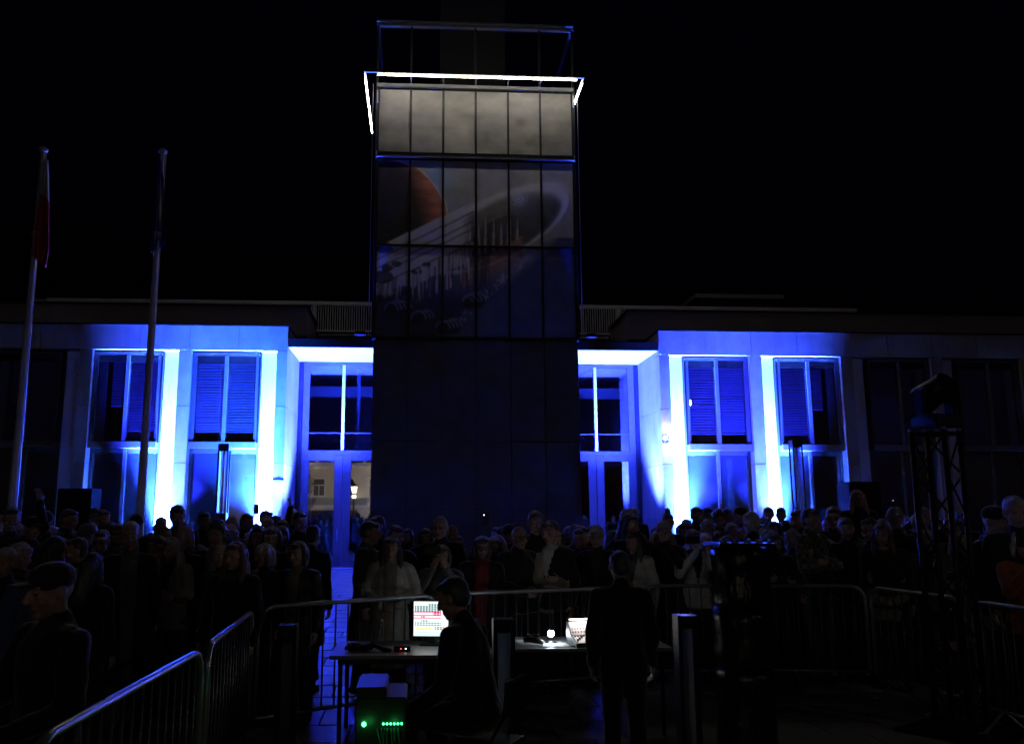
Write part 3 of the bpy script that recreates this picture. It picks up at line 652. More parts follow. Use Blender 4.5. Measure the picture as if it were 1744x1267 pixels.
# ------------------------------------------------------------------ flag poles and flags
def flag_pole(px, py_b, px_t, py_t, Y, label):
    t = at(px_t, py_t, Y); o = empty('flag_pole', (t.x, Y, ground_z(Y))); tag(o, label, 'flagpole', 'white flagpoles on the left')
    H = t.z - ground_z(Y)
    bm = bmesh.new(); add_lathe(bm, [(0.16, 0), (0.16, 0.05), (0.095, 0.06), (0.092, 2.0), (0.075, H * 0.55), (0.05, H - 0.05)], n=16); bm_done(bm, 'pole', M['pole_white'], o)
    bm = bmesh.new(); add_lathe(bm, [(0.055, H - 0.05), (0.10, H - 0.02), (0.105, H + 0.02), (0.05, H + 0.07)], n=16); bm_done(bm, 'cap', M['pole_white'], o)
    bm = bmesh.new(); add_tube(bm, [(0.09, -0.05, 1.2), (0.10, -0.07, H * 0.6), (0.09, -0.03, H - 0.03)], 0.008, 5); bm_done(bm, 'halyard', M['pole_white'], o)
    bm = bmesh.new(); add_lathe(bm, [(0.075, H * 0.795), (0.095, H * 0.798), (0.095, H * 0.806), (0.075, H * 0.809)], n=14); bm_done(bm, 'ring', M['pole_white'], o)
    return t, H
def hanging_flag(name, t, drop, width, label, two, dx):
    # cloth hanging limp from the halyard: deep vertical folds, narrow at the top, ragged lower hem
    bm = bmesh.new(); nu, nv = 34, 40; g = []
    for j in range(nv + 1):
        v = j / nv; rowl = []
        wv = width * (0.35 + 0.65 * v ** 0.8) * (1 - 0.18 * max(0, v - 0.85) / 0.15)
        for i in range(nu + 1):
            u = i / nu
            x = dx + wv * u + 0.02 * math.sin(u * 17 + v * 3); y = -0.05 + 0.075 * math.sin(u * 21 + v * 2.2) * (0.4 + 0.6 * v) + 0.03 * math.sin(u * 43)
            z = -0.25 - drop * v - 0.30 * u * v ** 3 * (1 if two else -0.6) - 0.2 * (1 - u) * v * (1 - v)
            rowl.append(bm.verts.new((x, y, z)))
        g.append(rowl)
    for j in range(nv):
        for i in range(nu):
            f = bm.faces.new((g[j][i], g[j+1][i], g[j+1][i+1], g[j][i+1])); f.smooth = True
            if two: f.material_index = 1 if (j / nv > 0.30 + 0.12 * i / nu) else 0
            else: f.material_index = 0
    o = bm_done(bm, name, [M['flag_white'], M['flag_red']] if two else [M['flag_blue'], M['flag_yellow']]); o.location = t
    s = o.modifiers.new('thickness', 'SOLIDIFY'); s.thickness = 0.004
    tag(o, label, 'flag'); return o
t1, H1 = flag_pole(10, 860, 74, 256, 18.0, 'white flagpole nearest the left edge carrying the white and red flag')
t2, H2 = flag_pole(234, 870, 277, 259, 18.6, 'white flagpole carrying the blue flag in front of the outer left window')
hanging_flag('flag', t1, 2.15, 0.33, 'limp white and red flag hanging from the left flagpole', True, 0.02)
f2 = hanging_flag('flag', t2, 2.15, 0.34, 'limp dark blue flag hanging from the flagpole before the left wing', False, -0.10)

# ------------------------------------------------------------------ tall light columns by the facade, bollards in the square
def light_column(px, py, Y, label):
    p = at(px, py, Y); o = empty('light_column', (p.x, Y, ground_z(Y))); tag(o, label, 'light column', 'dark light columns before the wings')
    H = p.z - ground_z(Y); s = 0.15
    box('shaft', (-s, -s, 0), (s, s, H * 0.49), M['black_paint'], o, 0.01)
    box('cap', (-s, -s, H - 0.2), (s, s, H), M['black_paint'], o, 0.01)
    for sx in (-1, 1):
        for sy in (-1, 1): box('corner_strip', (sx * s * 0.72, sy * s * 0.72, H * 0.49), (sx * s, sy * s, H - 0.2), M['black_paint'], o, 0.004)
    box('diffuser', (-s * 0.7, -s * 0.7, H * 0.49), (s * 0.7, s * 0.7, H - 0.2), M['window_glass'], o)
    box('core_rod', (-0.03, -0.03, H * 0.49), (0.03, 0.03, H - 0.2), M['frame_metal'], o)
light_column(383, 756, 24.2, 'dark light column standing before the inner left window')
light_column(1354, 750, 24.2, 'dark light column standing before the outer lit window on the right')
def bollard(px, py, Y, label, w=0.08):
    p = at(px, py, Y); o = empty('bollard', (p.x, Y, ground_z(Y))); tag(o, label, 'bollard', 'dark square bollards around the desk'); H = p.z - ground_z(Y)
    box('cheek', (-w, -w, 0), (-w * 0.62, w, H), M['bollard_paint'], o, 0.006); box('cheek', (w * 0.62, -w, 0), (w, w, H), M['bollard_paint'], o, 0.006)
    box('top', (-w * 0.6, -w, H - 0.10), (w * 0.6, w, H - 0.004), M['bollard_paint'], o, 0.004)
    box('frosted_face', (-w * 0.6, -w * 0.25, 0.05), (w * 0.6, -w * 0.15, H - 0.103), M['frosted'], o)
bollard(857, 1052, 6.6, 'dark square bollard with pale metal face between the two desks')
bollard(1166, 1046, 6.9, 'dark square bollard at the right end of the right desk')
bollard(491, 1062, 6.9, 'dark square bollard behind the left corner of the barrier', 0.075)

# ------------------------------------------------------------------ crowd barriers
BARS = {}
def barrier(p0, p1, label, H=1.1):
    p0 = Vector((p0[0], p0[1], 0)); p1 = Vector((p1[0], p1[1], 0)); L = (p1 - p0).length; ang = math.atan2(p1.y - p0.y, p1.x - p0.x)
    o = empty('crowd_barrier', (p0.x, p0.y, ground_z(p0.y)), ang); tag(o, label, 'barrier', 'steel crowd barriers around the desks')
    r, zb = 0.16, 0.2
    pts = [(0, 0, zb)]
    pts += [(r - r * math.cos(a), 0, H - r + r * math.sin(a)) for a in np.linspace(0, math.pi / 2, 7)]
    pts += [(L - r + r * math.sin(a), 0, H - r + r * math.cos(a)) for a in np.linspace(0, math.pi / 2, 7)]
    pts += [(L, 0, zb)]
    tube('frame', pts, 0.021, M['steel'], o, 10)
    tube('bottom_rail', [(0, 0, zb), (L, 0, zb)], 0.016, M['steel'], o, 8)
    n = max(4, int(round(L / 0.125)))
    if 'm' not in BARS:
        bm = bmesh.new(); add_tube(bm, [(0, 0, 0), (0, 0, 1)], 0.0075, 6)
        me = bpy.data.meshes.new('bar'); bm.to_mesh(me); bm.free(); me.materials.append(M['bar_steel']); BARS['m'] = me
    for k in range(1, n):
        x = L * k / n; b = link('bar', BARS['m'], o); b.location = (x, 0, zb)
        top = H if r < x < L - r else H - r + math.sqrt(max(0, r * r - (r - min(x, L - x)) ** 2)); b.scale = (1, 1, top - zb)
    for x in (0.3, L - 0.3):
        bm = bmesh.new(); add_tube(bm, [(x, -0.28, 0.015), (x, -0.2, 0.03), (x, 0, zb), (x, 0.2, 0.03), (x, 0.28, 0.015)], 0.015, 6); bm_done(bm, 'foot', M['steel'], o)
q = lambda px, py: (lambda v: (v.x, v.y))(on_h(px, py, 1.1))
barrier(q(52, 1268), q(344, 1106), 'steel crowd barrier nearest the viewer, rising from the lower left corner')
barrier(q(353, 1100), q(430, 1040), 'steel crowd barrier second from the lower left corner, seen almost end-on')
barrier(q(440, 1034), q(745, 1013), 'steel crowd barrier running behind the left desk')
barrier(q(760, 1011), q(1080, 1000), 'steel crowd barrier behind the right desk, mostly hidden')
barrier(q(1095, 998), q(1290, 997), 'steel crowd barrier between the standing operator and the wrapped drum stack')
barrier(q(1300, 997), q(1472, 998), 'steel crowd barrier with rounded end right of the wrapped drum stack')
barrier(q(1482, 1000), q(1640, 1020), 'steel crowd barrier passing behind the lighting truss')
barrier(q(1652, 1023), q(1800, 1044), 'steel crowd barrier at the right edge of the picture')

# ------------------------------------------------------------------ desks and equipment
def desk(x0, x1, yf, yb, h, label):
    o = empty('folding_table', ((x0 + x1) / 2, yf, 0)); tag(o, label, 'table', 'white topped folding tables'); hw = (x1 - x0) / 2; d = yb - yf
    box('table_top', (-hw, 0, h - 0.028), (hw, d, h), M['table_top'], o, 0.006)
    for x in (-hw + 0.09, hw - 0.09):
        for y in (0.07, d - 0.07): tube('leg', [(x, y, 0), (x, y, h - 0.029)], 0.018, M['black_paint'], o, 8)
    box('apron', (-hw + 0.07, 0.05, h - 0.075), (hw - 0.07, 0.075, h - 0.03), M['black_paint'], o)
    return o
TH = 0.74
pl = on_h(560, 1117, TH); pb = on_h(571, 1091, TH); pr = on_h(842, 1113, TH)
desk(pl.x, pr.x, pl.y, pb.y, TH, 'white folding table on the left with the monitor, bottle and cables')
qa = on_h(866, 1105, TH); qr = on_h(1150, 1104, TH)
desk(qa.x, qr.x, qa.y, qa.y + 0.75, TH, 'white folding table on the right with the lamp and the mixing console')
# monitor
def screen_fn(u, v):
    out = np.ones(u.shape + (3,)) * np.array([0.75, 0.85, 0.85])
    def lay(m, c):
        nonlocal out; m = m[..., None]; out = out * (1 - m) + np.array(c) * m
    cu = (u * 12) % 1; cv = (v * 17) % 1; cell = (cu > 0.08) * (cu < 0.9) * (cv > 0.15) * (cv < 0.88); row = np.floor(v * 17)
    def rows(r0, r1, a, b): return (row >= r0) * (row <= r1) * (u > a) * (u < b) * cell
    lay(rows(1, 1, 0.4, 0.95), (0.05, 0.13, 0.13)); lay(rows(2, 4, 0.02, 0.8), (0.05, 0.15, 0.14))
    lay(((row >= 5) & (row <= 7)) * (u < 0.85) * 1.0, (0.75, 0.68, 0.72)); lay(((row == 5) | (row == 6)) * (u > 0.55) * (u < 0.8) * cell, (0.4, 0.02, 0.08))
    lay((np.abs(v - 0.30) < 0.012) * (u < 0.8), (0.75, 0.03, 0.2)); lay((np.abs(v - 0.40) < 0.012) * (u < 0.8), (0.6, 0.03, 0.15)); lay((np.abs(v - 0.48) < 0.012) * (u < 0.8), (0.5, 0.03, 0.12))
    lay(rows(7, 7, 0.2, 0.32), (0.45, 0.03, 0.12)); lay(rows(9, 9, 0.2, 0.45), (0.1, 0.1, 0.12)); lay(rows(10, 11, 0.02, 0.8), (0.06, 0.16, 0.17))
    lay(((row >= 12) & (row <= 13)) * 1.0, (0.9, 0.85, 0.68)); lay(rows(13, 13, 0.05, 0.55), (0.9, 0.5, 0.12)); lay(rows(12, 13, 0.6, 0.9), (0.12, 0.22, 0.27)); lay((row >= 15) * (u > 0.02) * (u < 0.85) * (cv < 0.5), (0.3, 0.4, 0.42))
    lay((u > 0.84) * (row < 12) * (cv > 0.3) * (cv < 0.6) * 0.8, (0.2, 0.35, 0.7))
    return out
mY = pl.y + 0.55
a = at(707, 1024, mY); b = at(762, 1082, mY)
mon = empty('monitor', ((a.x + b.x) / 2, mY, TH), R(-8)); tag(mon, 'lit monitor with coloured button grid on the left table', 'monitor')
hw = (b.x - a.x) / 2 * 1.06; z0, z1 = b.z - TH, a.z - TH
box('casing', (-hw - 0.015, 0.0, z0 - 0.02), (hw + 0.015, 0.03, z1 + 0.015), M['black_plastic'], mon, 0.005)
print_panel('display', -hw, hw, z0, z1, screen_fn, 0, 1, 0, 1, -0.023, mon, M['screen_print'], 60, 84)
box('stand', (-0.03, 0.012, 0.012), (0.03, 0.045, z0 - 0.02), M['black_plastic'], mon); box('base', (-0.1, -0.06, 0.0), (0.1, 0.1, 0.012), M['black_plastic'], mon, 0.004)
l = lamp('screen_light', 'AREA', (0, -0.06, (z0 + z1) / 2), 0.12, (0.85, 0.92, 1.0), size=0.2, target=(0, -1, (z0 + z1) / 2)); l.parent = mon
# bottle
bt = empty('water_bottle', on_h(649, 1098, TH)); tag(bt, 'clear plastic water bottle on the left table', 'bottle')
bm = bmesh.new(); add_lathe(bm, [(0.03, 0), (0.032, 0.02), (0.031, 0.09), (0.032, 0.14), (0.013, 0.19), (0.013, 0.2)], n=14); bm_done(bm, 'body', M['window_glass'], bt)
bm = bmesh.new(); add_lathe(bm, [(0.015, 0.2), (0.015, 0.22)], n=12); bm_done(bm, 'cap', M['paper'], bt)
# cables and gloves heap
bm = bmesh.new()
for k in range(12):
    pts = []; a0 = random.uniform(0, 6)
    for s in range(14):
        a_ = a0 + s * 0.55; pts.append((0.11 * math.cos(a_) * random.uniform(.7, 1.1), 0.06 * math.sin(a_) * random.uniform(.7, 1.1), 0.012 + 0.05 * random.random() * (1 - abs(s - 7) / 9)))
    add_tube(bm, pts, 0.009, 5)
add_tube(bm, [(0.05, 0, 0.03), (0.12, -0.01, 0.05), (0.2, -0.05, 0.02), (0.27, -0.06, 0.01)], 0.02, 6)
cb = bm_done(bm, 'cable_heap', M['black_plastic']); cb.location = on_h(612, 1108, TH); tag(cb, 'heap of black cables on the left end of the left table', 'cables')
ib = box('interface_box', (-0.07, -0.05, 0), (0.07, 0.05, 0.045), M['black_plastic'], None, 0.004); ib.location = on_h(685, 1108, TH); tag(ib, 'small black box with two lit dots on the left table', 'audio interface')
for x, m in ((-0.01, 'led_red'), (0.03, 'led_dot')):
    bm = bmesh.new(); add_ball(bm, (x, -0.052, 0.025), 0.0045, None, 1); bm_done(bm, 'indicator', M[m], ib)
# desk lamp
lp = on_h(940, 1096, TH); lp.y += 0.06
dl = empty('desk_lamp', lp); tag(dl, 'glaring white desk lamp on the right table', 'lamp')
bm = bmesh.new(); add_lathe(bm, [(0.05, 0), (0.05, 0.012), (0.01, 0.02)], n=16); add_tube(bm, [(0, 0, 0.01), (0.0, 0.03, 0.06), (0, 0.02, 0.09)], 0.006, 6); bm_done(bm, 'stand', M['black_plastic'], dl)
bm = bmesh.new(); add_ball(bm, (0, -0.005, 0.082), 0.030); bm_done(bm, 'bulb', M['lamp_white'], dl)
bm = bmesh.new(); add_lathe(bm, [(0.012, 0.130), (0.03, 0.118), (0.033, 0.112)], n=14); bm_done(bm, 'hood', M['black_plastic'], dl)
l = lamp('desk_light', 'POINT', (0, -0.03, 0.085), 2.6, (0.72, 0.87, 1.0), size=0.02); l.parent = dl
for (px, py, sx, sy, rz, lab) in ((945, 1099, .14, .10, .05, 'bright sheet of paper under the desk lamp'), (890, 1092, .09, .07, .4, 'crumpled white sheet left of the desk lamp'), (908, 1081, .06, .03, 0., 'small white card standing at the back of the right table')):
    bm = bmesh.new(); g = [[bm.verts.new((sx * (i / 4 - 1), sy * (j / 3 - 1) * 1.0, 0.004 + 0.006 * random.random())) for i in range(9)] for j in range(7)]
    for j in range(6):
        for i in range(8): bm.faces.new((g[j][i], g[j][i+1], g[j+1][i+1], g[j+1][i]))
    pp = bm_done(bm, 'paper_sheet', M['paper'], None, True); pp.location = on_h(px, py, TH); pp.rotation_euler = (0, 0, rz); tag(pp, lab, 'paper')
hs = bmesh.new(); add_tube(hs, [(-0.08, 0.02, 0.03), (-0.03, 0, 0.045), (0.03, -0.01, 0.035), (0.09, -0.03, 0.02)], [0.02, 0.03, 0.028, 0.015], 8)
hs = bm_done(hs, 'headset', M['black_plastic']); hs.location = on_h(908, 1097, TH); tag(hs, 'black headset lying left of the desk lamp', 'headset')
# mixing console
mc = empty('mixing_console', on_h(998, 1099, TH), R(14)); tag(mc, 'small mixing console with lit sloping face on the right table', 'mixing console')
bm = bmesh.new(); prof = [(-0.11, 0.0), (-0.11, 0.035), (0.0, 0.085), (0.012, 0.085), (0.09, 0.20), (0.11, 0.19), (0.11, 0.0)]
L_ = [bm.verts.new((-0.14, y, z)) for y, z in prof]; R_ = [bm.verts.new((0.14, y, z)) for y, z in prof]
bm.faces.new(L_); bm.faces.new(R_[::-1])
for k in range(len(prof)): bm.faces.new((L_[k], R_[k], R_[(k+1) % len(prof)], L_[(k+1) % len(prof)]))
bm_done(bm, 'case', M['black_plastic'], mc)
def slope(name, y0, z0, y1, z1, m):
    bm = bmesh.new(); n_ = Vector((0, -(z1 - z0), y1 - y0)).normalized() * 0.004
    v = [bm.verts.new(p) for p in ((-0.13, y0, z0), (0.13, y0, z0), (0.13, y1, z1), (-0.13, y1, z1))]; w_ = [bm.verts.new(q_.co + n_) for q_ in v]
    bm.faces.new(w_); [bm.faces.new((v[k], v[(k+1) % 4], w_[(k+1) % 4], w_[k])) for k in range(4)]
    return bm_done(bm, name, M[m], mc)
slope('fader_plate', -0.106, 0.038, -0.004, 0.085, 'mixer_face'); slope('meter_plate', 0.014, 0.090, 0.086, 0.196, 'mixer_face')
for k in range(9):
    x = -0.11 + k * 0.027
    box('fader', (x - 0.006, -0.085 + 0.02 * (k % 3), 0.052 + 0.009 * (k % 3)), (x + 0.006, -0.065 + 0.02 * (k % 3), 0.072 + 0.009 * (k % 3)), M['knob_dark'], mc, 0.002)
    box('button', (x - 0.008, -0.022, 0.076), (x + 0.008, -0.012, 0.092), M['knob_dark'], mc)
    bm = bmesh.new(); add_ball(bm, (x, 0.028, 0.118), 0.008, None, 1); bm_done(bm, 'knob', M['knob_red' if k < 6 else 'knob_dark'], mc)
    bm = bmesh.new(); add_ball(bm, (x, 0.045, 0.142), 0.006, None, 1); bm_done(bm, 'knob', M['knob_dark'], mc)
box('lamp_bar', (-0.13, 0.05, 0.215), (0.13, 0.062, 0.225), M['mixer_strip'], mc)
l = lamp('bar_light', 'AREA', (0, 0.03, 0.24), 1.1, (1, 0.93, 0.9), size=0.2, target=(0, -0.03, 0.07)); l.parent = mc
# rack with green lights under the left table
rk = empty('amplifier_rack', (on_h(606, 1245, 0.12).x + 0.23, 5.35, 0), R(0)); tag(rk, 'black equipment rack with green indicator lights below the left table', 'amplifier rack')
a = at(606, 1170, 5.35); b = at(692, 1258, 5.35); rk.location = ((a.x + b.x) / 2, 5.35, 0); hw = (b.x - a.x) / 2; zt = a.z
box('case', (-hw, 0.0, 0.0), (hw, 0.45, zt - 0.06), M['black_plastic'], rk, 0.008); box('lid', (-hw, -0.01, zt - 0.058), (hw * 0.2, 0.45, zt), M['black_plastic'], rk, 0.008)
zl = at(620, 1232, 5.35).z
for k in range(6):
    bm = bmesh.new(); add_ball(bm, (at(653 + 6.2 * k, 1232, 5.35).x - rk.location.x, -0.008, zl), 0.0065, None, 2); bm_done(bm, 'indicator', M['led_green_soft'], rk)
bm = bmesh.new(); add_ball(bm, (at(620, 1232, 5.35).x - rk.location.x, -0.012, zl), 0.013, None, 2); bm_done(bm, 'beacon', M['led_green'], rk)
bm = bmesh.new(); add_ball(bm, (at(626, 1250, 5.35).x - rk.location.x, -0.03, 0.04), 0.008, None, 2); bm_done(bm, 'red_indicator', M['led_red'], rk)
l = lamp('red_light', 'POINT', (at(626, 1250, 5.35).x - rk.location.x, -0.09, 0.05), 0.05, (1, 0.08, 0.04), size=0.01); l.parent = rk
l = lamp('beacon_light', 'POINT', (at(630, 1232, 5.35).x - rk.location.x, -0.08, zl), 0.06, (0.05, 1.0, 0.2), size=0.01); l.parent = rk
l = lamp('beacon_light', 'POINT', (0.08, -0.07, zl), 0.05, (0.05, 1.0, 0.2), size=0.01); l.parent = rk
for k in range(3): box('rack_lip', (-hw + 0.01, -0.035, 0.05 + k * 0.055), (hw - 0.01, -0.004, 0.058 + k * 0.055), M['frame_metal'], rk, 0.002)
bm = bmesh.new()
for k in range(7): add_tube(bm, [(-0.02 + 0.02 * k, -0.02, zl - 0.02), (0.02 * k + random.uniform(-.05, .05), -0.08, zl * 0.6), (random.uniform(-.15, .2), -0.16, 0.02), (random.uniform(-.25, .3), -0.3, 0.008)], 0.006, 5)
bm_done(bm, 'cables', M['black_plastic'], rk)
# stack of black wrapped drums
dk = empty('wrapped_drum_stack', (at(1272, 1200, 7.0).x, 7.0, 0)); tag(dk, 'tall stack of three black plastic-wrapped drums right of the operators', 'drum stack')
zs = [0.0, at(1272, 1133, 7.0).z, at(1272, 1032, 7.0).z, at(1272, 930, 7.0).z]; rr = 48 * 7.0 / 1450
for k in range(3):
    bm = bmesh.new(); a, b = zs[k] + 0.004, zs[k+1]; prof = [(rr * 0.93, a), (rr, a + 0.03)] + [(rr * (1 + 0.015 * math.sin(t * 9)), a + 0.03 + (b - a - 0.07) * t) for t in np.linspace(0.05, 1, 12)] + [(rr * 0.9, b - 0.01), (rr * 0.3, b)]
    add_lathe(bm, prof, n=36)
    for v in bm.verts:
        d = noise.noise(Vector((v.co.x * 6, v.co.y * 6, v.co.z * 3 + k * 9))) * 0.018 + noise.noise(Vector((v.co.x * 17, v.co.y * 17, v.co.z * 9))) * 0.006
        v.co.x *= 1 + d / rr; v.co.y *= 1 + d / rr
    bm_done(bm, 'drum', M['black_wrap'], dk, True)
box('top_plate', (-rr * 1.02, -rr * 0.9, zs[3] + 0.004), (rr * 1.02, rr * 0.9, zs[3] + 0.03), M['black_plastic'], dk, 0.006)
for k in range(9):
    bm = bmesh.new(); add_lathe(bm, [(0.014, 0), (0.016, 0.02), (0.008, 0.034)], (-rr * 0.85 + k * rr * 0.21, -rr * 0.7 + 0.05 * (k % 2), zs[3] + 0.031), 10); bm_done(bm, 'clip', M['steel'], dk)
# loudspeakers either side
for px, py, Y, lab in ((136, 832, 20.5, 'big black loudspeaker on a stand before the dark left windows'), (1462, 821, 20.5, 'big black loudspeaker on a stand before the dark right pier')):
    p = at(px, py, Y); o = empty('loudspeaker', (p.x, Y, ground_z(Y))); tag(o, lab, 'loudspeaker', 'black loudspeakers at the back'); H = p.z - ground_z(Y)
    box('cabinet', (-0.38, -0.3, H - 1.15), (0.38, 0.35, H), M['cabinet'], o, 0.02); box('grille', (-0.35, -0.315, H - 1.12), (0.35, -0.302, H - 0.03), M['grille'], o)
    tube('stand_pole', [(0, 0, 0.1), (0, 0, H - 1.15)], 0.03, M['black_paint'], o)
    for k in range(3): tube('stand_leg', [(0, 0, 0.6), (0.5 * math.cos(k * 2.1), 0.5 * math.sin(k * 2.1), 0.02)], 0.018, M['black_paint'], o)
# lighting truss with a moving head lamp
tY = 7.6; tp = at(1592, 735, tY); tr = empty('lighting_truss', (tp.x, tY, 0), R(33)); tag(tr, 'black lighting truss tower standing in the crowd on the right', 'truss'); H = tp.z; s = 0.145
for sx in (-1, 1):
    for sy in (-1, 1):
        tube('chord', [(sx * s, sy * s, 0.03), (sx * s, sy * s, H)], 0.025, M['black_paint'], tr, 10)
        bm = bmesh.new(); add_ball(bm, (sx * s, sy * s, H + 0.012), 0.026, None, 2); bm_done(bm, 'connector', M['steel'], tr)
nseg = 7
for k in range(nseg):
    a, b = 0.06 + (H - .1) * k / nseg, 0.06 + (H - .1) * (k + 1) / nseg
    for (x0, y0, x1, y1) in ((-s, -s, s, -s), (s, -s, s, s), (s, s, -s, s), (-s, s, -s, -s)):
        f = k % 2; tube('brace', [(x0, y0, b if f else a), (x1, y1, a if f else b)], 0.010, M['black_paint'], tr, 6)
box('base_plate', (-0.4, -0.4, 0), (0.4, 0.4, 0.03), M['black_paint'], tr, 0.005); box('top_plate', (-s, -s, H - 0.04), (s, s, H - 0.01), M['black_paint'], tr, 0.003)
mh = empty('moving_head_lamp', (tp.x + 0.03, tY, H + 0.035), R(15)); tag(mh, 'black moving-head stage lamp on top of the lighting truss', 'stage lamp')
box('base', (-0.17, -0.15, 0.0), (0.17, 0.15, 0.10), M['black_plastic'], mh, 0.015)
box('yoke', (-0.20, -0.06, 0.10), (-0.155, 0.06, 0.36), M['black_plastic'], mh, 0.015); box('yoke', (0.155, -0.06, 0.10), (0.20, 0.06, 0.36), M['black_plastic'], mh, 0.015); box('yoke_bridge', (-0.2, -0.07, 0.085), (0.2, 0.07, 0.13), M['black_plastic'], mh, 0.015)
bm = bmesh.new(); g = bmesh.ops.create_cone(bm, cap_ends=True, segments=24, radius1=0.14, radius2=0.10, depth=0.34, matrix=Matrix.Translation((0, 0, 0.34)) @ Euler((R(65), 0, 0)).to_matrix().to_4x4()); bmesh.ops.bevel(bm, geom=[e for e in bm.edges if len(e.link_faces) == 2 and e.calc_face_angle(0) > 0.6], offset=0.015, segments=2, affect='EDGES')
bm_done(bm, 'head', M['black_plastic'], mh, False)

# ------------------------------------------------------------------ people
def cloth(name, c, rough=0.85, **k): return mat(name, c, rough, var=0.22, scale=9, bump=0.35, bscale=70, spec=0.4, sheen=1.0, **k)
for n_, c_ in dict(black=(0.012, 0.012, 0.014), charcoal=(0.03, 0.03, 0.034), navy=(0.018, 0.022, 0.045), brown=(0.06, 0.04, 0.03), grey=(0.14, 0.14, 0.145), beige=(0.34, 0.29, 0.23), cream=(0.60, 0.56, 0.50), white=(0.72, 0.71, 0.70), olive=(0.07, 0.075, 0.045), red=(0.22, 0.02, 0.03), orange=(0.45, 0.13, 0.03), denim=(0.05, 0.07, 0.13), blue=(0.06, 0.09, 0.2)).items(): cloth('c_' + n_, c_)
M['c_leather'] = mat('c_leather', (0.018, 0.016, 0.016), 0.38, var=0.3, scale=14, bump=0.3, bscale=40)
pm = cloth('c_plaid', (0.2, 0.2, 0.2)); t_ = pm.node_tree
ck = t_.nodes.new('ShaderNodeTexChecker'); ck.inputs['Scale'].default_value = 20; ck.inputs['Color1'].default_value = (0.20, 0.19, 0.17, 1); ck.inputs['Color2'].default_value = (0.05, 0.05, 0.055, 1)
tc_ = t_.nodes.new('ShaderNodeTexCoord'); t_.links.new(tc_.outputs['Object'], ck.inputs['Vector']); t_.links.new(ck.outputs['Color'], t_.nodes['Principled BSDF'].inputs['Base Color'])
for n_, c_ in dict(dark=(0.012, 0.009, 0.007), brown=(0.045, 0.025, 0.014), fair=(0.30, 0.20, 0.10), grey=(0.28, 0.27, 0.26), white=(0.55, 0.54, 0.52), auburn=(0.09, 0.03, 0.015)).items():
    mat('h_' + n_, tuple(min(0.7, 0.02 + 1.5 * v_) for v_ in c_), 0.36, var=0.35, scale=40, bump=0.5, bscale=90, stretch=(1, 1, 0.25), sheen=1.0, spec=0.9)
mat('skin', (0.46, 0.29, 0.22), 0.5, var=0.10, scale=14, bump=0.08, bscale=60, sheen=0.9); mat('eye', (0.05, 0.04, 0.035), 0.15); mat('lip', (0.34, 0.14, 0.12), 0.45)
mat('shoe_black', (0.014, 0.013, 0.013), 0.4); mat('shoe_white', (0.55, 0.55, 0.54), 0.6)

def voxel(bm, size, smooth=1, name='m'):
    me = bpy.data.meshes.new('tmp'); bm.to_mesh(me); bm.free()
    o = bpy.data.objects.new('tmp', me); C.objects.link(o)
    md = o.modifiers.new('r', 'REMESH'); md.mode = 'VOXEL'; md.voxel_size = size; md.use_smooth_shade = True
    if smooth: s = o.modifiers.new('s', 'SMOOTH'); s.factor = 0.5; s.iterations = smooth
    dg = bpy.context.evaluated_depsgraph_get(); out = bpy.data.meshes.new_from_object(o.evaluated_get(dg)); out.name = name
    bpy.data.objects.remove(o); bpy.data.meshes.remove(me)
    return out
def limb(bm, pts, rads):
    pts = [Vector(p) for p in pts]
    for p, r in zip(pts, rads): add_ball(bm, p, r, None, 2)
    for i in range(len(pts) - 1): add_tube(bm, [pts[i], pts[i+1]], [rads[i], rads[i+1]], 12)
NECK = Vector((0, 0.01, 1.50)); HT = Matrix.Translation(NECK) @ Euler((R(9), 0, 0)).to_matrix().to_4x4() @ Matrix.Translation(-NECK)
def head_parts(bm):
    b0 = len(bm.verts); bm.verts.ensure_lookup_table()
    add_ball(bm, (0, 0.012, 1.655), (0.076, 0.097, 0.095), None, 3); add_ball(bm, (0, -0.022, 1.592), (0.060, 0.066, 0.072), None, 3)
    add_ball(bm, (0, -0.066, 1.538), (0.026, 0.022, 0.02)); add_ball(bm, (0, -0.068, 1.672), (0.056, 0.022, 0.016))
    limb(bm, [(0, -0.088, 1.652), (0, -0.106, 1.622), (0, -0.108, 1.610)], [0.009, 0.013, 0.016])
    for s in (-1, 1):
        add_ball(bm, (s * 0.038, -0.058, 1.605), (0.028, 0.026, 0.026)); add_ball(bm, (s * 0.081, 0.014, 1.628), (0.011, 0.020, 0.032))
        add_ball(bm, (s * 0.031, -0.073, 1.643), 0.0125); add_ball(bm, (s * 0.013, -0.100, 1.608), 0.010)
    add_ball(bm, (0, -0.083, 1.572), (0.025, 0.013, 0.007)); add_ball(bm, (0, -0.081, 1.560), (0.021, 0.013, 0.008))
    bm.verts.ensure_lookup_table()
    for v in bm.verts[b0:]: v.co = HT @ v.co
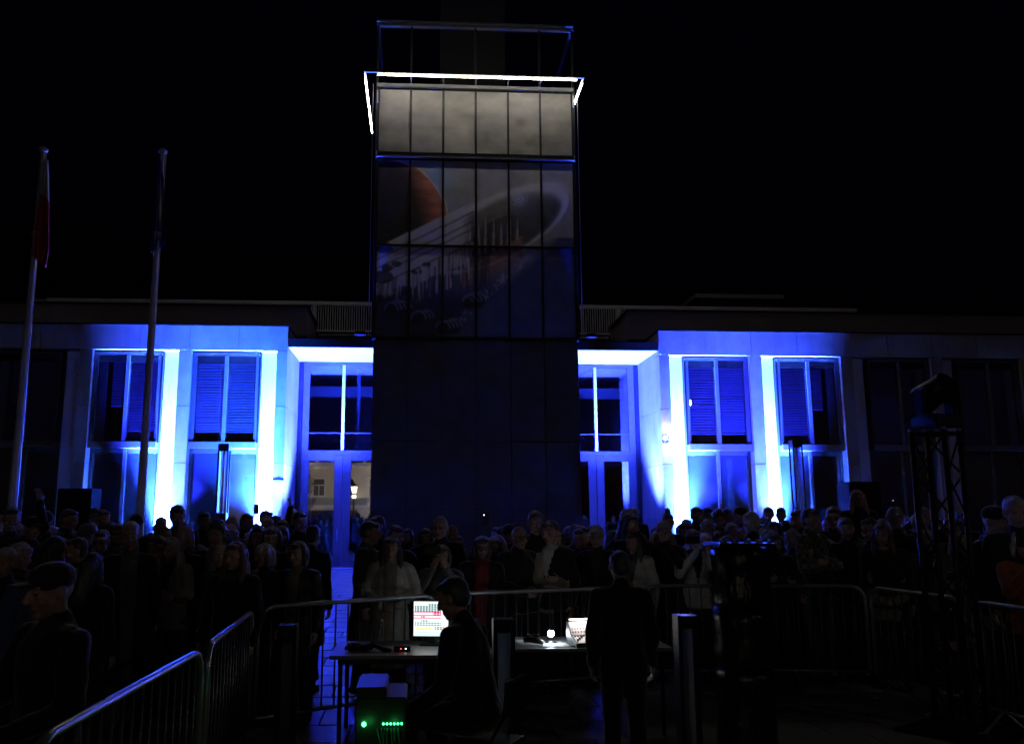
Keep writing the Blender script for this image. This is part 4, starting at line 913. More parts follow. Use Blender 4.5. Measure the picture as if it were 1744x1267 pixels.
def hand(bm, wr, d, nrm, s):
    d = Vector(d).normalized(); nrm = Vector(nrm); nrm = (nrm - d * nrm.dot(d)).normalized(); sd_ = d.cross(nrm).normalized() * s
    wr = Vector(wr); pc = wr + d * 0.05
    M3 = Matrix((sd_, d, nrm)).transposed()
    add_ball(bm, pc, (0.040, 0.052, 0.017), M3)
    for k, (off, ln) in enumerate(((-0.030, 0.062), (-0.010, 0.074), (0.011, 0.070), (0.030, 0.055))):
        b = wr + d * 0.090 + sd_ * off; p1 = b + (d * 0.9 + nrm * 0.35).normalized() * ln * 0.5; p2 = p1 + (d * 0.5 + nrm * 0.85).normalized() * ln * 0.5
        limb(bm, [b - d * 0.02, b, p1, p2], [0.010, 0.010, 0.009, 0.008])
    b = wr + d * 0.03 + sd_ * -0.034; p1 = b + (d * 0.55 + sd_ * -0.7 + nrm * 0.3).normalized() * 0.036; p2 = p1 + (d * 0.8 + nrm * 0.4 - sd_ * 0.15).normalized() * 0.03
    limb(bm, [b, p1, p2], [0.013, 0.011, 0.009])
POSES = {  # per side: elbow, wrist, hand direction, palm normal (x given for the right hand side +x, mirrored)
    'down':   [((.235, .03, 1.15), (.245, -.05, .90), (0, -.2, -1), (-1, 0, 0))] * 2,
    'clasp':  [((.265, .03, 1.17), (.085, -.21, 1.06), (-.85, -.25, -.15), (0, 1, 0))] * 2,
    'folded': [((.250, -.05, 1.18), (-.03, -.20, 1.20), (-1, .05, .1), (0, 1, 0)), ((.250, -.05, 1.16), (-.03, -.245, 1.16), (-1, .05, .1), (0, 1, 0))],
    'phone':  [((.245, -.19, 1.24), (.075, -.30, 1.49), (-.25, -.1, 1), (-.6, .6, 0))] * 2,
    'raise':  [((.300, -.13, 1.55), (.230, -.25, 1.80), (-.15, -.1, 1), (-.4, .7, 0)), ((.235, .03, 1.15), (.245, -.05, .90), (0, -.2, -1), (-1, 0, 0))],
    'desk':   [((.265, -.06, 1.15), (.190, -.31, 1.07), (-.1, -1, -.1), (0, 0, -1))] * 2,
}
def arms(pose):
    out = []
    for s, (e, wv, d, n) in zip((1, -1), POSES[pose]):
        f = lambda v: Vector((v[0] * s, v[1], v[2])); out.append((s, f(e), f(wv), f(d), f(n)))
    return out
LEGS = {'stand': [((.09, .01, .92), (.098, -.012, .49), (.105, .02, .085))] * 2,
        'sit': [((.09, -.02, .50), (.15, -.44, .50), (.15, -.40, .085)), ((.09, -.02, .50), (.15, -.42, .50), (.15, -.30, .085))]}
def upper(seat): return Matrix.Translation((0, 0, -0.43)) if seat else Matrix()
BODY, JACK, COAT, TROU = {}, {}, {}, {}
LEAN = Matrix.Translation((0, 0, 0.5)) @ Euler((R(14), 0, 0)).to_matrix().to_4x4() @ Matrix.Translation((0, 0, -0.93))
def body_mesh(pose, seat=False):
    k = (pose, seat)
    if k in BODY: return BODY[k]
    bm = bmesh.new()
    add_ball(bm, (0, 0, 1.30), (0.150, 0.100, 0.19), None, 3); add_ball(bm, (0, 0, 1.09), (0.135, 0.095, 0.17), None, 3); add_ball(bm, (0, 0.01, 0.94), (0.150, 0.105, 0.12), None, 3)
    limb(bm, [(0, 0.02, 1.42), (0, 0.012, 1.50), (0, 0.005, 1.585)], [0.062, 0.054, 0.052]); limb(bm, [(-.16, .01, 1.42), (.16, .01, 1.42)], [0.05, 0.05])
    for s, e, wv, d, n in arms(pose):
        limb(bm, [(s * .18, .01, 1.415), e, wv], [0.048, 0.038, 0.026]); hand(bm, wv, d, n, s)
    head_parts(bm)
    if seat:
        for v in bm.verts: v.co = LEAN @ v.co
    for s, lg in zip((1, -1), LEGS['sit' if seat else 'stand']):
        p = [Vector((q_[0] * s, q_[1], q_[2])) for q_ in lg]
        limb(bm, p, [0.085, 0.055, 0.038]); limb(bm, [p[2], p[2] + Vector((0, -0.13, -0.05))], [0.036, 0.028])
    me = voxel(bm, 0.0085, 2, 'body')
    for m in ('skin', 'eye', 'lip'): me.materials.append(M[m])
    Hm = (LEAN @ HT) if seat else HT
    ey = [Hm @ Vector((s * 0.031, -0.082, 1.643)) for s in (-1, 1)]; lp_ = Hm @ Vector((0, -0.092, 1.566))
    for p in me.polygons:
        c = p.center
        if any(abs(c.z - e.z) < 0.0045 and abs(c.x - e.x) < 0.010 and abs(c.y - e.y) < 0.02 for e in ey): p.material_index = 1
        elif abs(c.z - lp_.z) < 0.011 and abs(c.x) < 0.024 and abs(c.y - lp_.y) < 0.02: p.material_index = 2
    BODY[k] = me; return me
def folds(me, amp, sc=9.0, seed=0.0):
    n = len(me.vertices); no = [v.normal.copy() for v in me.vertices]
    for v, nn in zip(me.vertices, no):
        c = v.co; d = noise.noise(Vector((c.x * sc, c.y * sc, c.z * sc * 0.7 + seed))) + 0.5 * noise.noise(Vector((c.x * sc * 2.3, c.y * sc * 2.3, c.z * sc * 1.6 - seed)))
        v.co = c + nn * d * amp
def jacket_mesh(pose, kind='jacket', seat=False):
    k = (pose, kind, seat)
    if k in JACK: return JACK[k]
    bm = bmesh.new(); fat = 1.0 if kind != 'puffer' else 1.14
    hem = {'jacket': 0.84, 'puffer': 0.82, 'coat': 0.50, 'long': 0.42}[kind]
    if seat: hem = 0.90
    add_ball(bm, (0, 0, 1.30), (0.182 * fat, 0.128 * fat, 0.20), None, 3); add_ball(bm, (0, 0.0, 1.10), (0.172 * fat, 0.128 * fat, 0.2), None, 3)
    zs = [1.28, 1.12, 0.96, hem]; w_ = [0.175, 0.168, 0.182, 0.192 if hem > 0.7 else 0.235]
    n = 28; rings = [[bm.verts.new((w_[i] * fat * math.cos(2*math.pi*j/n), w_[i] * fat * 0.70 * math.sin(2*math.pi*j/n), zs[i])) for j in range(n)] for i in range(4)]
    for a, b in zip(rings, rings[1:]):
        for j in range(n): bm.faces.new((a[j], a[(j+1) % n], b[(j+1) % n], b[j]))
    bm.faces.new(rings[0]); bm.faces.new(rings[-1][::-1])
    limb(bm, [(-.155, .01, 1.425), (.155, .01, 1.425)], [0.066 * fat, 0.066 * fat]); limb(bm, [(0, .025, 1.44), (0, .02, 1.497)], [0.086, 0.072])
    for s, e, wv, d, n_ in arms(pose): limb(bm, [(s * .178, .01, 1.415), e, wv], [0.070 * fat, 0.060 * fat, 0.044 * fat])
    if seat:
        for v in bm.verts: v.co = LEAN @ v.co
    me = voxel(bm, 0.016, 2, kind); folds(me, 0.012 if kind != 'puffer' else 0.015, 9.0 if kind != 'puffer' else 16.0, hash(pose) % 7)
    for m in ('c_black', 'c_white'): me.materials.append(M[m])
    zv = 1.13 if kind in ('jacket', 'coat') else (1.30 if kind == 'puffer' else 0.44)
    for p in me.polygons:
        c = p.center
        if not seat and p.normal.y < -0.25 and c.z > zv and c.z < 1.52 and abs(c.y) < 0.2:
            wdt = 0.085 * (c.z - zv) / (1.48 - zv) if kind != 'long' else 0.045 + 0.03 * (c.z - zv)
            if abs(c.x) < wdt: p.material_index = 1
        p.use_smooth = True
    JACK[k] = me; return me
def trousers_mesh(seat=False):
    if seat in TROU: return TROU[seat]
    bm = bmesh.new()
    for s, lg in zip((1, -1), LEGS['sit' if seat else 'stand']):
        p = [Vector((q_[0] * s, q_[1], q_[2])) for q_ in lg]; limb(bm, p, [0.102, 0.076, 0.062])
    add_ball(bm, (0, 0.01, 0.52 if seat else 0.95), (0.165, 0.122, 0.12), None, 3)
    me = voxel(bm, 0.018, 2, 'trousers'); folds(me, 0.007, 10.0); me.materials.append(M['c_charcoal'])
    me.polygons.foreach_set('use_smooth', [True] * len(me.polygons)); TROU[seat] = me; return me
def shoe_mesh():
    bm = bmesh.new(); limb(bm, [(0, .055, .045), (0, -.05, .04), (0, -.135, .034)], [0.044, 0.046, 0.036]); add_tube(bm, [(0, .03, .05), (0, .03, .12)], [.045, .048], 12)
    me = voxel(bm, 0.012, 1, 'shoe')
    for v in me.vertices: v.co.z = max(v.co.z, 0.001)
    me.materials.append(M['shoe_black']); return me
SHOE = shoe_mesh()
HAIR = {}
def hair_mesh(style, seat=False):
    k = (style, seat)
    if k in HAIR: return HAIR[k]
    bm = bmesh.new(); amp, sc = 0.005, 30
    if style in ('short', 'long', 'bob', 'curly', 'bun'):
        r = 1.0 if style != 'curly' else 1.13
        add_ball(bm, (0, 0.030, 1.672), (0.083 * r, 0.096 * r, 0.092 * r), None, 3); add_ball(bm, (0, 0.055, 1.63), (0.076 * r, 0.066 * r, 0.080 * r), None, 3); add_ball(bm, (0, -0.038, 1.718), (0.062 * r, 0.042, 0.032), None, 3)
    if style == 'long':
        for s in (-1, 1): limb(bm, [(s * .072, .0, 1.68), (s * .086, .01, 1.58), (s * .098, -.03, 1.46), (s * .10, -.075, 1.36), (s * .095, -.085, 1.29)], [0.026, 0.032, 0.036, 0.032, 0.016])
        limb(bm, [(0, .08, 1.64), (0, .10, 1.50), (0, .12, 1.36)], [0.08, 0.085, 0.06]); amp, sc = 0.007, 26
    if style == 'bob':
        for s in (-1, 1): limb(bm, [(s * .070, .0, 1.69), (s * .086, .01, 1.60), (s * .082, -.005, 1.53)], [0.028, 0.034, 0.024])
        limb(bm, [(0, .07, 1.64), (0, .075, 1.55)], [0.085, 0.075]); add_ball(bm, (0, -.062, 1.705), (.058, .03, .02)); amp = 0.007
    if style == 'curly': amp, sc = 0.016, 34
    if style == 'bun': add_ball(bm, (0, 0.06, 1.775), 0.042)
    if style in ('cap', 'beanie'):
        add_ball(bm, (0, 0.016, 1.686), (0.088, 0.108, 0.080 if style == 'cap' else 0.088), None, 3); amp = 0.002
        if style == 'cap': add_ball(bm, (0, -0.125, 1.690), (0.066, 0.060, 0.010), Euler((R(-10), 0, 0)).to_matrix(), 3)
        else: limb(bm, [(0.08 * math.cos(a), 0.012 + 0.10 * math.sin(a), 1.672) for a in np.linspace(0, 6.283, 17)], [0.018] * 17)
    me = voxel(bm, 0.011, 1, 'hair'); folds(me, amp, sc)
    Hm = (LEAN @ HT) if seat else HT
    me.transform(Hm); me.materials.append(M['h_dark']); me.polygons.foreach_set('use_smooth', [True] * len(me.polygons)); HAIR[k] = me; return me
def glasses_mesh():
    bm = bmesh.new()
    for s in (-1, 1):
        add_tube(bm, [(s * 0.034 + 0.024 * math.cos(a), -0.096, 1.641 + 0.019 * math.sin(a)) for a in np.linspace(0, 6.283, 15)], 0.0028, 5, False)
        add_tube(bm, [(s * 0.058, -0.094, 1.645), (s * 0.078, -0.05, 1.645), (s * 0.084, 0.01, 1.638)], 0.0025, 5)
        v = [bm.verts.new((s * 0.034 + 0.023 * math.cos(a), -0.095, 1.641 + 0.018 * math.sin(a))) for a in np.linspace(0, 6.283, 13)[:-1]]; bm.faces.new(v).material_index = 1
    add_tube(bm, [(-0.011, -0.098, 1.645), (0, -0.101, 1.648), (0.011, -0.098, 1.645)], 0.0025, 5)
    me = bpy.data.meshes.new('glasses'); bm.to_mesh(me); bm.free(); me.transform(HT); me.materials.append(M['knob_dark']); me.materials.append(M['tower_glass']); return me
GLASSES = glasses_mesh()
def setm(o, i, m):
    o.material_slots[i].link = 'OBJECT'; o.material_slots[i].material = M[m]
def person(loc, height, face, label, group, pose='down', hair='short', hc='dark', top='jacket', tcol='black', shirt='charcoal', legs='charcoal', glasses=False, seat=False, shoes='shoe_black'):
    o = link('person', body_mesh(pose, seat)); o.location = loc; k = height / 1.755; g_ = random.uniform(0.92, 1.06) if not seat else 1.0; o.scale = (k * g_, k * g_, k); o.rotation_euler = (R(random.uniform(-2.5, 2.5)) if not seat else 0, R(random.uniform(-2, 2)) if not seat else 0, R(face))
    tag(o, label, 'person', group)
    j = link('jacket' if top in ('jacket', 'puffer') else 'coat', jacket_mesh(pose, top, seat), o); setm(j, 0, 'c_' + tcol if 'c_' + tcol in M else tcol); setm(j, 1, 'c_' + shirt)
    t = link('trousers', trousers_mesh(seat), o); setm(t, 0, 'c_' + legs)
    for s, lg in zip((1, -1), LEGS['sit' if seat else 'stand']):
        sh = link('shoe', SHOE, o); sh.location = (lg[2][0] * s, lg[2][1] - 0.02, 0.0); setm(sh, 0, shoes); sh.rotation_euler = (0, 0, R(6 * s))
    if hair and hair != 'bald':
        h = link('cap' if hair == 'cap' else 'beanie' if hair == 'beanie' else 'hair', hair_mesh(hair, seat), o); setm(h, 0, ('c_' + hc) if hair in ('cap', 'beanie') else 'h_' + hc)
    if glasses: link('glasses', GLASSES, o)
    return o
BAR_PX = [440, 745, 1080, 1095, 1472, 1482, 1640, 1652, 1800]; BAR_Y = [on_h(a_, b_, 1.1).y for a_, b_ in ((440, 1034), (745, 1013), (1080, 1000), (1095, 998), (1472, 998), (1482, 1000), (1640, 1020), (1652, 1023), (1800, 1044))]
def crowd(px, py, Y, label, group='people standing in the crowd', face=None, z=None, hmin=1.45, hmax=1.97, **kw):
    if px > 440 and not group.startswith('operators'):
        Y = max(Y, float(np.interp(px, BAR_PX, BAR_Y)) + 0.42)
    p = at(px, py, Y); g = ground_z(Y) if z is None else z
    h = p.z - g
    if kw.get('hair') in ('long', 'short', 'curly', 'bob', None): h -= 0.01
    h = max(hmin, min(hmax, h))
    if face is None: face = -math.degrees(math.atan2(p.x, Y)) * 0.7 + random.choice((-1, 1)) * random.choice((4, 10, 18, 30, 48))
    return person((p.x, Y, g), h, face, label, group, **kw)
def phone(px, py, Y, label, rz=0, tilt=0, wide=False, mark=None):
    p = at(px, py, Y); o = empty('phone', p); o.rotation_euler = (R(tilt), 0, R(rz)); tag(o, label, 'phone', 'phones held up in the crowd')
    a, b = (0.075, 0.038) if wide else (0.038, 0.077)
    box('case', (-a, -0.005, -b), (a, 0.005, b), M['black_plastic'], o, 0.003); box('screen', (-a * 0.92, 0.0052, -b * 0.95), (a * 0.92, 0.0062, b * 0.95), M['phone_screen'], o)
    bm = bmesh.new(); add_ball(bm, (-a * 0.5, -0.006, b * 0.6), 0.006, None, 1); bm_done(bm, 'camera_lens', M['led_dot' if mark == 'w' else 'phone_light' if mark else 'knob_dark'], o)
    return o
# --- front and mid crowd, read one by one off the photograph
crowd(106, 957, 4.0, 'man in a dark peaked cap and zipped jacket, nearest on the left', face=-38, pose='desk', hair='cap', hc='charcoal', tcol='black', shirt='charcoal', hmax=1.8)
crowd(38, 925, 8.0, 'person with fluffy grey hair at the left edge behind the capped man', hair='curly', hc='grey', tcol='charcoal')
crowd(88, 911, 8.6, 'person with long dark hair behind the capped man', hair='long', hc='dark', tcol='black', face=150)
crowd(124, 914, 7.9, 'short-haired man turned left just above the dark peaked cap', face=-60, hair='short', hc='brown', tcol='charcoal')
crowd(106, 873, 16, 'small bright-faced person below the dark loudspeaker edge on the left', hair='short', hc='fair', tcol='grey')
crowd(121, 866, 12, 'man in profile just left of the left loudspeaker', face=70, hair='short', hc='brown', tcol='black')
crowd(175, 867, 14, 'man with short hair lit blue from the right, right of the left loudspeaker', face=40, hair='short', hc='brown', tcol='charcoal')
crowd(160, 864, 15.5, 'person half hidden behind the blue-lit man near the left loudspeaker', hair='short', tcol='black')
crowd(160, 888, 13, 'bald person under the left loudspeaker', hair='bald', tcol='navy')
crowd(146, 893, 10, 'person in a ribbed beanie with shining glasses below the left loudspeaker', hair='beanie', hc='grey', glasses=True, tcol='charcoal')
crowd(178, 901, 9.3, 'man with clasped hands below the beanie wearer on the left', pose='clasp', hair='short', hc='dark', glasses=True, tcol='black')
crowd(197, 890, 11, 'dark-haired woman with glasses left of the second flagpole', hair='bob', hc='dark', glasses=True, tcol='charcoal')
crowd(80, 871, 11, 'person in a dark round beanie near the left flagpole', hair='beanie', hc='charcoal', tcol='black')
crowd(50, 880, 10, 'man in a dark cap near the foot of the left flagpole', hair='cap', hc='black', tcol='black')
crowd(2, 874, 12, 'bald person cut by the left picture edge', hair='bald', tcol='navy')
crowd(14, 862, 10, 'person with arm raised beside the left flagpole', pose='raise', hair='short', tcol='black')
crowd(158, 938, 7.2, 'person with long dark hair in front of the man with clasped hands', hair='long', hc='dark', face=165, tcol='black')
crowd(4, 930, 7.0, 'grey-haired person at the very left edge below the fluffy-haired one', hair='short', hc='grey', tcol='blue')
crowd(233, 886, 8.0, 'tall man in dark jacket over pale shirt below the second flagpole', hair='short', hc='grey', tcol='black', shirt='grey', top='long', legs='grey', pose='down')
crowd(277, 913, 9.2, 'woman with glasses and ruddy lit face, white shirt under a black jacket', pose='clasp', hair='short', hc='dark', glasses=True, tcol='black', shirt='white', top='coat')
crowd(239, 877, 12, 'man in a dark beanie at the foot of the second flagpole', hair='beanie', hc='charcoal', tcol='black')
crowd(271, 879, 14, 'grey-haired man before the outer white-lit pier on the left', hair='short', hc='grey', tcol='navy', face=170)
crowd(308, 859, 12, 'tall curly-haired youth silhouetted against the glaring pier on the left', hair='curly', hc='dark', tcol='black', face=20)
crowd(345, 870, 13, 'dark-haired man silhouetted against the lit inner left window', hair='short', hc='dark', tcol='black')
crowd(314, 894, 9.0, 'woman with a pale bob in front of the silhouetted youth', hair='bob', hc='fair', tcol='navy', face=160)
crowd(364, 886, 9.0, 'broad dark-haired man with open collar below the left light column', hair='curly', hc='dark', tcol='black', shirt='grey')
crowd(389, 891, 11, 'fair-haired person holding up a phone with a red light', pose='phone', hair='short', hc='fair', tcol='charcoal')
phone(406, 911, 10.6, 'phone with a red light held up by the fair-haired person', wide=True, mark='r')
crowd(409, 873, 13.2, 'dark-haired man right of the left light column', face=60, hair='short', tcol='black'); crowd(399, 877, 12.2, 'bald man just left of the phone with the red light', hair='bald', tcol='black')
crowd(392, 921, 7.4, 'woman with long auburn hair in front of the red-light phone', hair='long', hc='auburn', tcol='black', face=-20)
crowd(449, 868, 14, 'man in profile filming with a phone on a grip before the glaring inner pier', pose='raise', face=55, hair='short', hc='brown', tcol='black')
phone(437, 867, 13.7, 'phone on a grip silhouetted against the glaring inner left pier', mark=None)
crowd(474, 879, 13, 'spiky-haired person before the glaring inner left pier', hair='curly', hc='brown', tcol='navy'); crowd(484, 884, 11.6, 'dark-haired man below the sign plate', hair='short', tcol='black')
crowd(495, 866, 15, 'white-haired man at the corner of the left entrance', hair='short', hc='white', tcol='grey'); crowd(507, 870, 12, 'dark-haired man in front of the white-haired one at the left entrance', hair='short', tcol='black', face=30)
crowd(436, 894, 9.6, 'woman with long dark hair right of the red-light phone', hair='long', hc='dark', tcol='charcoal'); crowd(463, 895, 9.4, 'woman with a brown bob and pale scarf below the phone grip', hair='bob', hc='brown', tcol='black', shirt='grey')
crowd(523, 893, 9.6, 'man in a long black coat seen from behind at the bright paving gap', hair='short', hc='dark', face=160, top='coat', tcol='black', legs='black')
crowd(512, 920, 8.0, 'woman in a black leather jacket with pale patterned scarf', hair='bob', hc='brown', tcol='leather', shirt='beige', top='long', face=-25, legs='black')
crowd(620, 886, 9.6, 'man in a dark coat right of the bright paving gap', hair='short', hc='dark', top='coat', tcol='olive', shirt='grey', face=78, legs='black')
crowd(651, 877, 11, 'tall dark-haired man before the left edge of the tower', hair='short', hc='dark', tcol='black'); crowd(673, 893, 9.8, 'dark-haired woman just behind the woman in the pale coat', hair='bob', hc='dark', tcol='black')
crowd(667, 912, 8.4, 'woman with long dark hair in a pale coat at the barrier', pose='clasp', hair='long', hc='dark', top='long', tcol='cream', shirt='beige', legs='grey', face=-5)
crowd(755, 877, 9.6, 'bald man with glasses in a dark suit before the tower', hair='bald', glasses=True, tcol='black', shirt='charcoal')
crowd(747, 926, 8.3, 'woman in a pale blouse holding a phone up to her face', pose='phone', hair='bob', hc='brown', tcol='grey', shirt='grey', face=-5)
phone(737, 936, 8.2, 'phone held to the face of the woman in the pale blouse', wide=True)
crowd(813, 911, 8.8, 'woman with glasses in a dark cardigan over a red top', hair='bob', hc='dark', glasses=True, tcol='black', shirt='red', top='long')
crowd(838, 913, 10, 'fair woman raising a small camera high before the tower', pose='raise', hair='long', hc='fair', tcol='cream', face=10)
phone(827, 884, 9.7, 'small camera held high before the middle of the tower', mark='w')
crowd(889, 895, 8.6, 'bald man with glasses in black, hands together, before the tower', pose='clasp', hair='bald', glasses=True, tcol='black', shirt='black', legs='black')
crowd(915, 868, 9.6, 'tallest man before the tower, standing behind the bald one in black', hair='short', hc='brown', tcol='black', shirt='charcoal')
crowd(943, 885, 8.9, 'man in a black suit and white shirt, turned left, before the tower', face=-40, hair='short', hc='brown', tcol='black', shirt='white', legs='black')
crowd(979, 893, 12, 'dark-haired man with white collar before the right edge of the tower', hair='short', tcol='grey'); crowd(997, 894, 10, 'grey-rimmed woman right of the white collar', hair='bob', hc='dark', tcol='black')
crowd(1020, 893, 9.0, 'stout man with grey stubble head and dark jacket left of the brown-haired woman', hair='short', hc='grey', tcol='black', glasses=True); crowd(966, 905, 13, 'person behind the man in the white shirt', hair='long', hc='dark', tcol='charcoal')
crowd(1074, 855, 17, 'white-haired elderly man by the right entrance', hair='short', hc='white', tcol='navy'); crowd(1059, 869, 12, 'person in a pale woolly hat filming with a phone at the right entrance', pose='phone', hair='beanie', hc='beige', tcol='charcoal')
phone(1044, 897, 11.7, 'phone glinting at the right entrance', wide=True)
crowd(1069, 874, 10, 'woman with long dark hair and white shirt below the elderly man', hair='long', hc='dark', tcol='black', shirt='white')
crowd(1086, 905, 8.6, 'woman with long brown hair in a cream jacket beside the standing operator', hair='long', hc='brown', tcol='cream', shirt='grey', face=-35)
crowd(1128, 873, 12, 'woman with a hair bun before the glaring right pier', hair='bun', hc='dark', tcol='black'); crowd(1134, 886, 10, 'grey-haired man looking up through a phone before the glaring right pier', pose='phone', hair='short', hc='grey', tcol='black', glasses=True)
crowd(1162, 890, 12, 'round-headed dark-haired person right of the glaring right pier', hair='short', tcol='navy')
crowd(1180, 900, 8.6, 'man in a dark vest with pale sleeves holding a camera to his face', pose='phone', hair='short', hc='brown', tcol='cream', shirt='black', face=2, legs='black')
phone(1180, 919, 9.3, 'camera held to the face of the man with pale sleeves', wide=True)
crowd(1187, 856, 15, 'left of two men silhouetted side by side on the inner right window', hair='short', hc='brown', tcol='black'); crowd(1198, 856, 16, 'right of two men silhouetted side by side on the inner right window', hair='short', tcol='black')
crowd(1224, 868, 13, 'curly-haired woman right of the two silhouetted men', hair='curly', hc='brown', tcol='charcoal'); crowd(1233, 866, 15, 'dark-haired man behind the curly-haired woman', hair='short', tcol='black')
crowd(1211, 906, 10, 'person with short white hair beside the man with pale sleeves', hair='short', hc='white', tcol='grey'); crowd(1233, 911, 9.2, 'dark-haired person with glasses left of the wrapped drum stack', hair='bob', hc='dark', glasses=True, tcol='black')
crowd(1262, 857, 14, 'man in a peaked cap in profile against the inner right window', face=-75, hair='cap', hc='black', tcol='black'); crowd(1278, 870, 9.2, 'man with pale cropped hair just above the wrapped drum stack', hair='short', hc='grey', tcol='navy', face=175)
crowd(1240, 889, 12, 'fair-haired person above the left of the wrapped drum stack', hair='short', hc='fair', tcol='charcoal')
crowd(1308, 858, 15, 'youth silhouetted on the outer glaring right pier', hair='short', tcol='navy'); crowd(1329, 860, 15, 'man with short dark hair right of the outer glaring right pier', hair='short', tcol='black'); crowd(1354, 868, 12, 'man in profile below the right light column', face=-60, hair='short', hc='brown', tcol='charcoal')
crowd(1337, 885, 13, 'pale-jacketed person seen from behind near the right light column', hair='short', tcol='beige', face=165); crowd(1298, 898, 12, 'fair-haired person right of the wrapped drum stack top', hair='bob', hc='fair', tcol='grey'); crowd(1350, 900, 11, 'grey bob-haired person left of the plaid shirt', hair='bob', hc='grey', tcol='charcoal')
crowd(1387, 864, 8.6, 'tall man in a plaid shirt right of the wrapped drum stack', hair='short', hc='dark', tcol='plaid', shirt='plaid', pose='folded', legs='denim')
crowd(1383, 922, 8.0, 'short dark-haired woman in black in front of the plaid shirt', pose='clasp', hair='bob', hc='dark', tcol='black', shirt='black')
crowd(1411, 860, 11, 'person with glasses behind the right shoulder of the plaid shirt', hair='short', glasses=True, tcol='black'); 
pl_ = at(1462, 833, 12); planter = empty('planter', (pl_.x, 12, ground_z(12))); tag(planter, 'low stone planter hidden under the raised blonde woman on the right', 'planter')
box('trough', (-0.6, -0.3, 0), (0.6, 0.3, 0.40), M['stone'], planter, 0.02); box('soil', (-0.55, -0.25, 0.401), (0.55, 0.25, 0.41), M['bark'], planter)
crowd(1462, 833, 12, 'blonde woman with long hair standing head high above the others on the right', hair='long', hc='fair', tcol='charcoal', glasses=True, z=ground_z(12) + 0.41)
crowd(1446, 880, 10, 'dark-haired person below the raised blonde woman', hair='short', tcol='black'); crowd(1476, 881, 9.4, 'man with shining glasses right below the raised blonde woman', hair='short', glasses=True, tcol='navy')
crowd(1493, 881, 11, 'bald man rimmed in blue left of the truss', hair='bald', tcol='charcoal'); crowd(1527, 850, 14, 'person in a dark hat with a red-lit face left of the truss', pose='raise', hair='beanie', hc='black', tcol='black'); phone(1523, 857, 13.5, 'phone glowing red before the face of the hat wearer', mark='r')
crowd(1519, 866, 10, 'person in a beige beanie seen from behind left of the truss', hair='beanie', hc='beige', tcol='brown', face=170)
crowd(1509, 889, 8.6, 'woman with long brown hair behind the beige jacket', hair='long', hc='brown', tcol='charcoal'); crowd(1506, 925, 7.9, 'short person in a beige puffer jacket and pale trousers behind the barrier', hair='bob', hc='fair', top='puffer', tcol='beige', shirt='beige', legs='grey', pose='clasp')
crowd(1548, 872, 10, 'bare-headed man just left of the truss', hair='bald', tcol='black'); crowd(1578, 860, 12, 'fair-haired person seen through the truss', hair='short', hc='fair', tcol='charcoal'); crowd(1583, 900, 9.6, 'person in grey seen low through the truss', hair='bob', hc='grey', tcol='grey')
crowd(1633, 885, 11, 'dark-haired woman right of the truss', hair='long', hc='dark', tcol='navy'); crowd(1645, 870, 13, 'man behind the dark-haired woman right of the truss', hair='short', tcol='black')
crowd(1684, 862, 7.4, 'big man in a black cap and jacket seen right of the truss', hair='cap', hc='black', tcol='black', face=20); crowd(1738, 836, 5.8, 'tall man with cropped grey hair cut by the right edge', hair='short', hc='grey', tcol='charcoal', hmax=2.05)
crowd(1731, 903, 6.6, 'person in an orange jacket holding a phone at the right edge', pose='phone', hair='bob', hc='grey', tcol='orange', shirt='orange', legs='black'); phone(1737, 915, 7.25, 'white phone held up by the person in the orange jacket')
crowd(1676, 946, 6.9, 'short grey-haired woman in front of the big black cap', hair='bob', hc='grey', tcol='olive', shirt='brown'); crowd(1626, 975, 7.9, 'child in a hood at the barrier right of the truss', hair='beanie', hc='charcoal', tcol='charcoal', hmin=1.2)
# --- operators at the desks
op = at(818, 985, 5.95); chair_y = 5.95
ch = empty('folding_chair', (op.x + 0.05, chair_y + 0.02, 0), R(-118)); tag(ch, 'black folding chair under the seated operator', 'chair')
box('seat', (-0.2, -0.2, 0.38), (0.2, 0.2, 0.41), M['black_plastic'], ch, 0.008); box('backrest', (-0.2, 0.20, 0.60), (0.2, 0.225, 0.82), M['black_plastic'], ch, 0.008)
for x in (-0.18, 0.18):
    tube('leg', [(x, -0.17, 0), (x, 0.19, 0.60), (x, 0.215, 0.82)], 0.012, M['black_paint'], ch); tube('leg', [(x, 0.2, 0), (x, -0.16, 0.38)], 0.012, M['black_paint'], ch)
person((op.x, chair_y, 0), 1.755 * (op.z / 1.30), -118, 'seated operator in black watching the lit monitor', 'operators at the desks', pose='desk', hair='short', hc='dark', tcol='black', shirt='black', legs='black', seat=True)
crowd(1057, 936, 6.25, 'standing operator in black seen from behind at the mixing console', 'operators at the desks', face=176, pose='down', hair='short', hc='dark', tcol='black', shirt='black', legs='black', shoes='shoe_white')
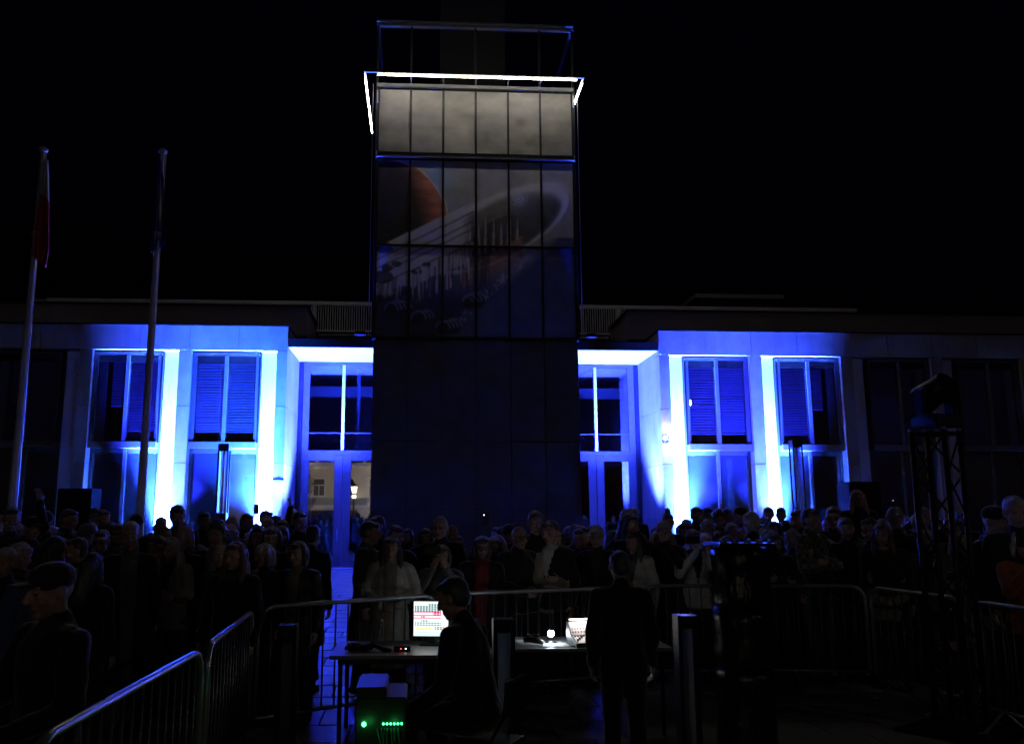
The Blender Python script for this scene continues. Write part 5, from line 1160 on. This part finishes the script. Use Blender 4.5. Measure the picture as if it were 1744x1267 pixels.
# --- the deeper rows, packed heads that nothing tells apart
rnd = random.Random(11); placed = []
ZONES = [(10, 'by the left flagpole'), (90, 'between left flagpole and loudspeaker'), (150, 'below the left loudspeaker'), (230, 'around the second flagpole'), (300, 'before the outer lit left pier'), (385, 'around the left light column'), (465, 'before the inner lit left pier'), (690, 'before the left part of the tower'), (800, 'before the middle of the tower'), (930, 'before the right part of the tower'), (1040, 'before the right entrance'),
    (1150, 'before the inner lit right pier'), (1230, 'before the inner lit right window'), (1300, 'before the outer lit right pier'), (1360, 'around the right light column'), (1450, 'below the right loudspeaker'), (1520, 'just left of the truss'), (1600, 'behind the truss'), (1690, 'between truss and right edge')]
def filler(n, px0, px1, py0, py1, y0, y1, label, group):
    for k in range(n):
        for _try in range(20):
            px = rnd.uniform(px0, px1); Y = rnd.uniform(y0, y1); py = rnd.uniform(py0, py1); p = at(px, py, Y)
            if all(abs(p.x - a) > 0.42 or abs(Y - b) > 0.55 for a, b in placed): break
        placed.append((p.x, Y))
        zone = min(ZONES, key=lambda z: abs(z[0] - px))[1]; depth = 'rearmost rows' if Y > 14.5 else 'middle rows'
        for _t in range(60):
            hs_ = rnd.choice(['short', 'short', 'short', 'bob', 'long', 'curly', 'bald', 'beanie']); hc_ = rnd.choice(['dark', 'brown', 'grey', 'fair']); tc_ = rnd.choice(['black', 'charcoal', 'navy', 'grey', 'brown', 'olive', 'beige', 'blue']); tp_ = rnd.choice(['jacket', 'jacket', 'puffer', 'coat'])
            hd_ = {'short': '%s short-haired', 'bob': '%s bob-haired', 'long': '%s long-haired', 'curly': '%s curly-haired', 'bald': 'bald', 'beanie': '%s beanie-wearing'}[hs_]
            if hs_ == 'beanie' and hc_ in ('dark', 'fair'): hd_ = 'charcoal beanie-wearing'
            lab = ('%s person in %s %s, %s %s' % (hd_ % hc_ if '%' in hd_ else hd_, tc_, {'jacket': 'jacket', 'puffer': 'puffer', 'coat': 'coat'}[tp_], depth, zone))
            if lab not in USED: break
        USED.add(lab)
        crowd(px, py, Y, lab, group, hair=hs_, hc=('charcoal' if hc_ in ('dark', 'fair') else hc_) if hs_ == 'beanie' else hc_, tcol=tc_, pose=rnd.choice(['down', 'down', 'clasp', 'folded']), top=tp_, legs=rnd.choice(['black', 'charcoal', 'denim']))
USED = set()
mat('c_dark', (0.02, 0.018, 0.018), 0.9); 
filler(44, -10, 500, 880, 915, 10.5, 20, '', 'deeper rows of the crowd on the left')
filler(14, 0, 470, 905, 935, 8.6, 11, '', 'deeper rows of the crowd on the left')
filler(12, 30, 480, 888, 930, 9.4, 13, '', 'deeper rows of the crowd on the left')
filler(10, 660, 1080, 890, 912, 9.4, 12, '', 'deeper rows of the crowd before the tower')
filler(10, 1120, 1700, 885, 930, 10, 13, '', 'deeper rows of the crowd on the right')
filler(16, 640, 1010, 893, 915, 10.5, 16, '', 'deeper rows of the crowd before the tower')
filler(50, 1100, 1760, 880, 915, 10.5, 20, '', 'deeper rows of the crowd on the right')
filler(16, 1110, 1700, 900, 935, 9.7, 11.5, '', 'deeper rows of the crowd on the right')
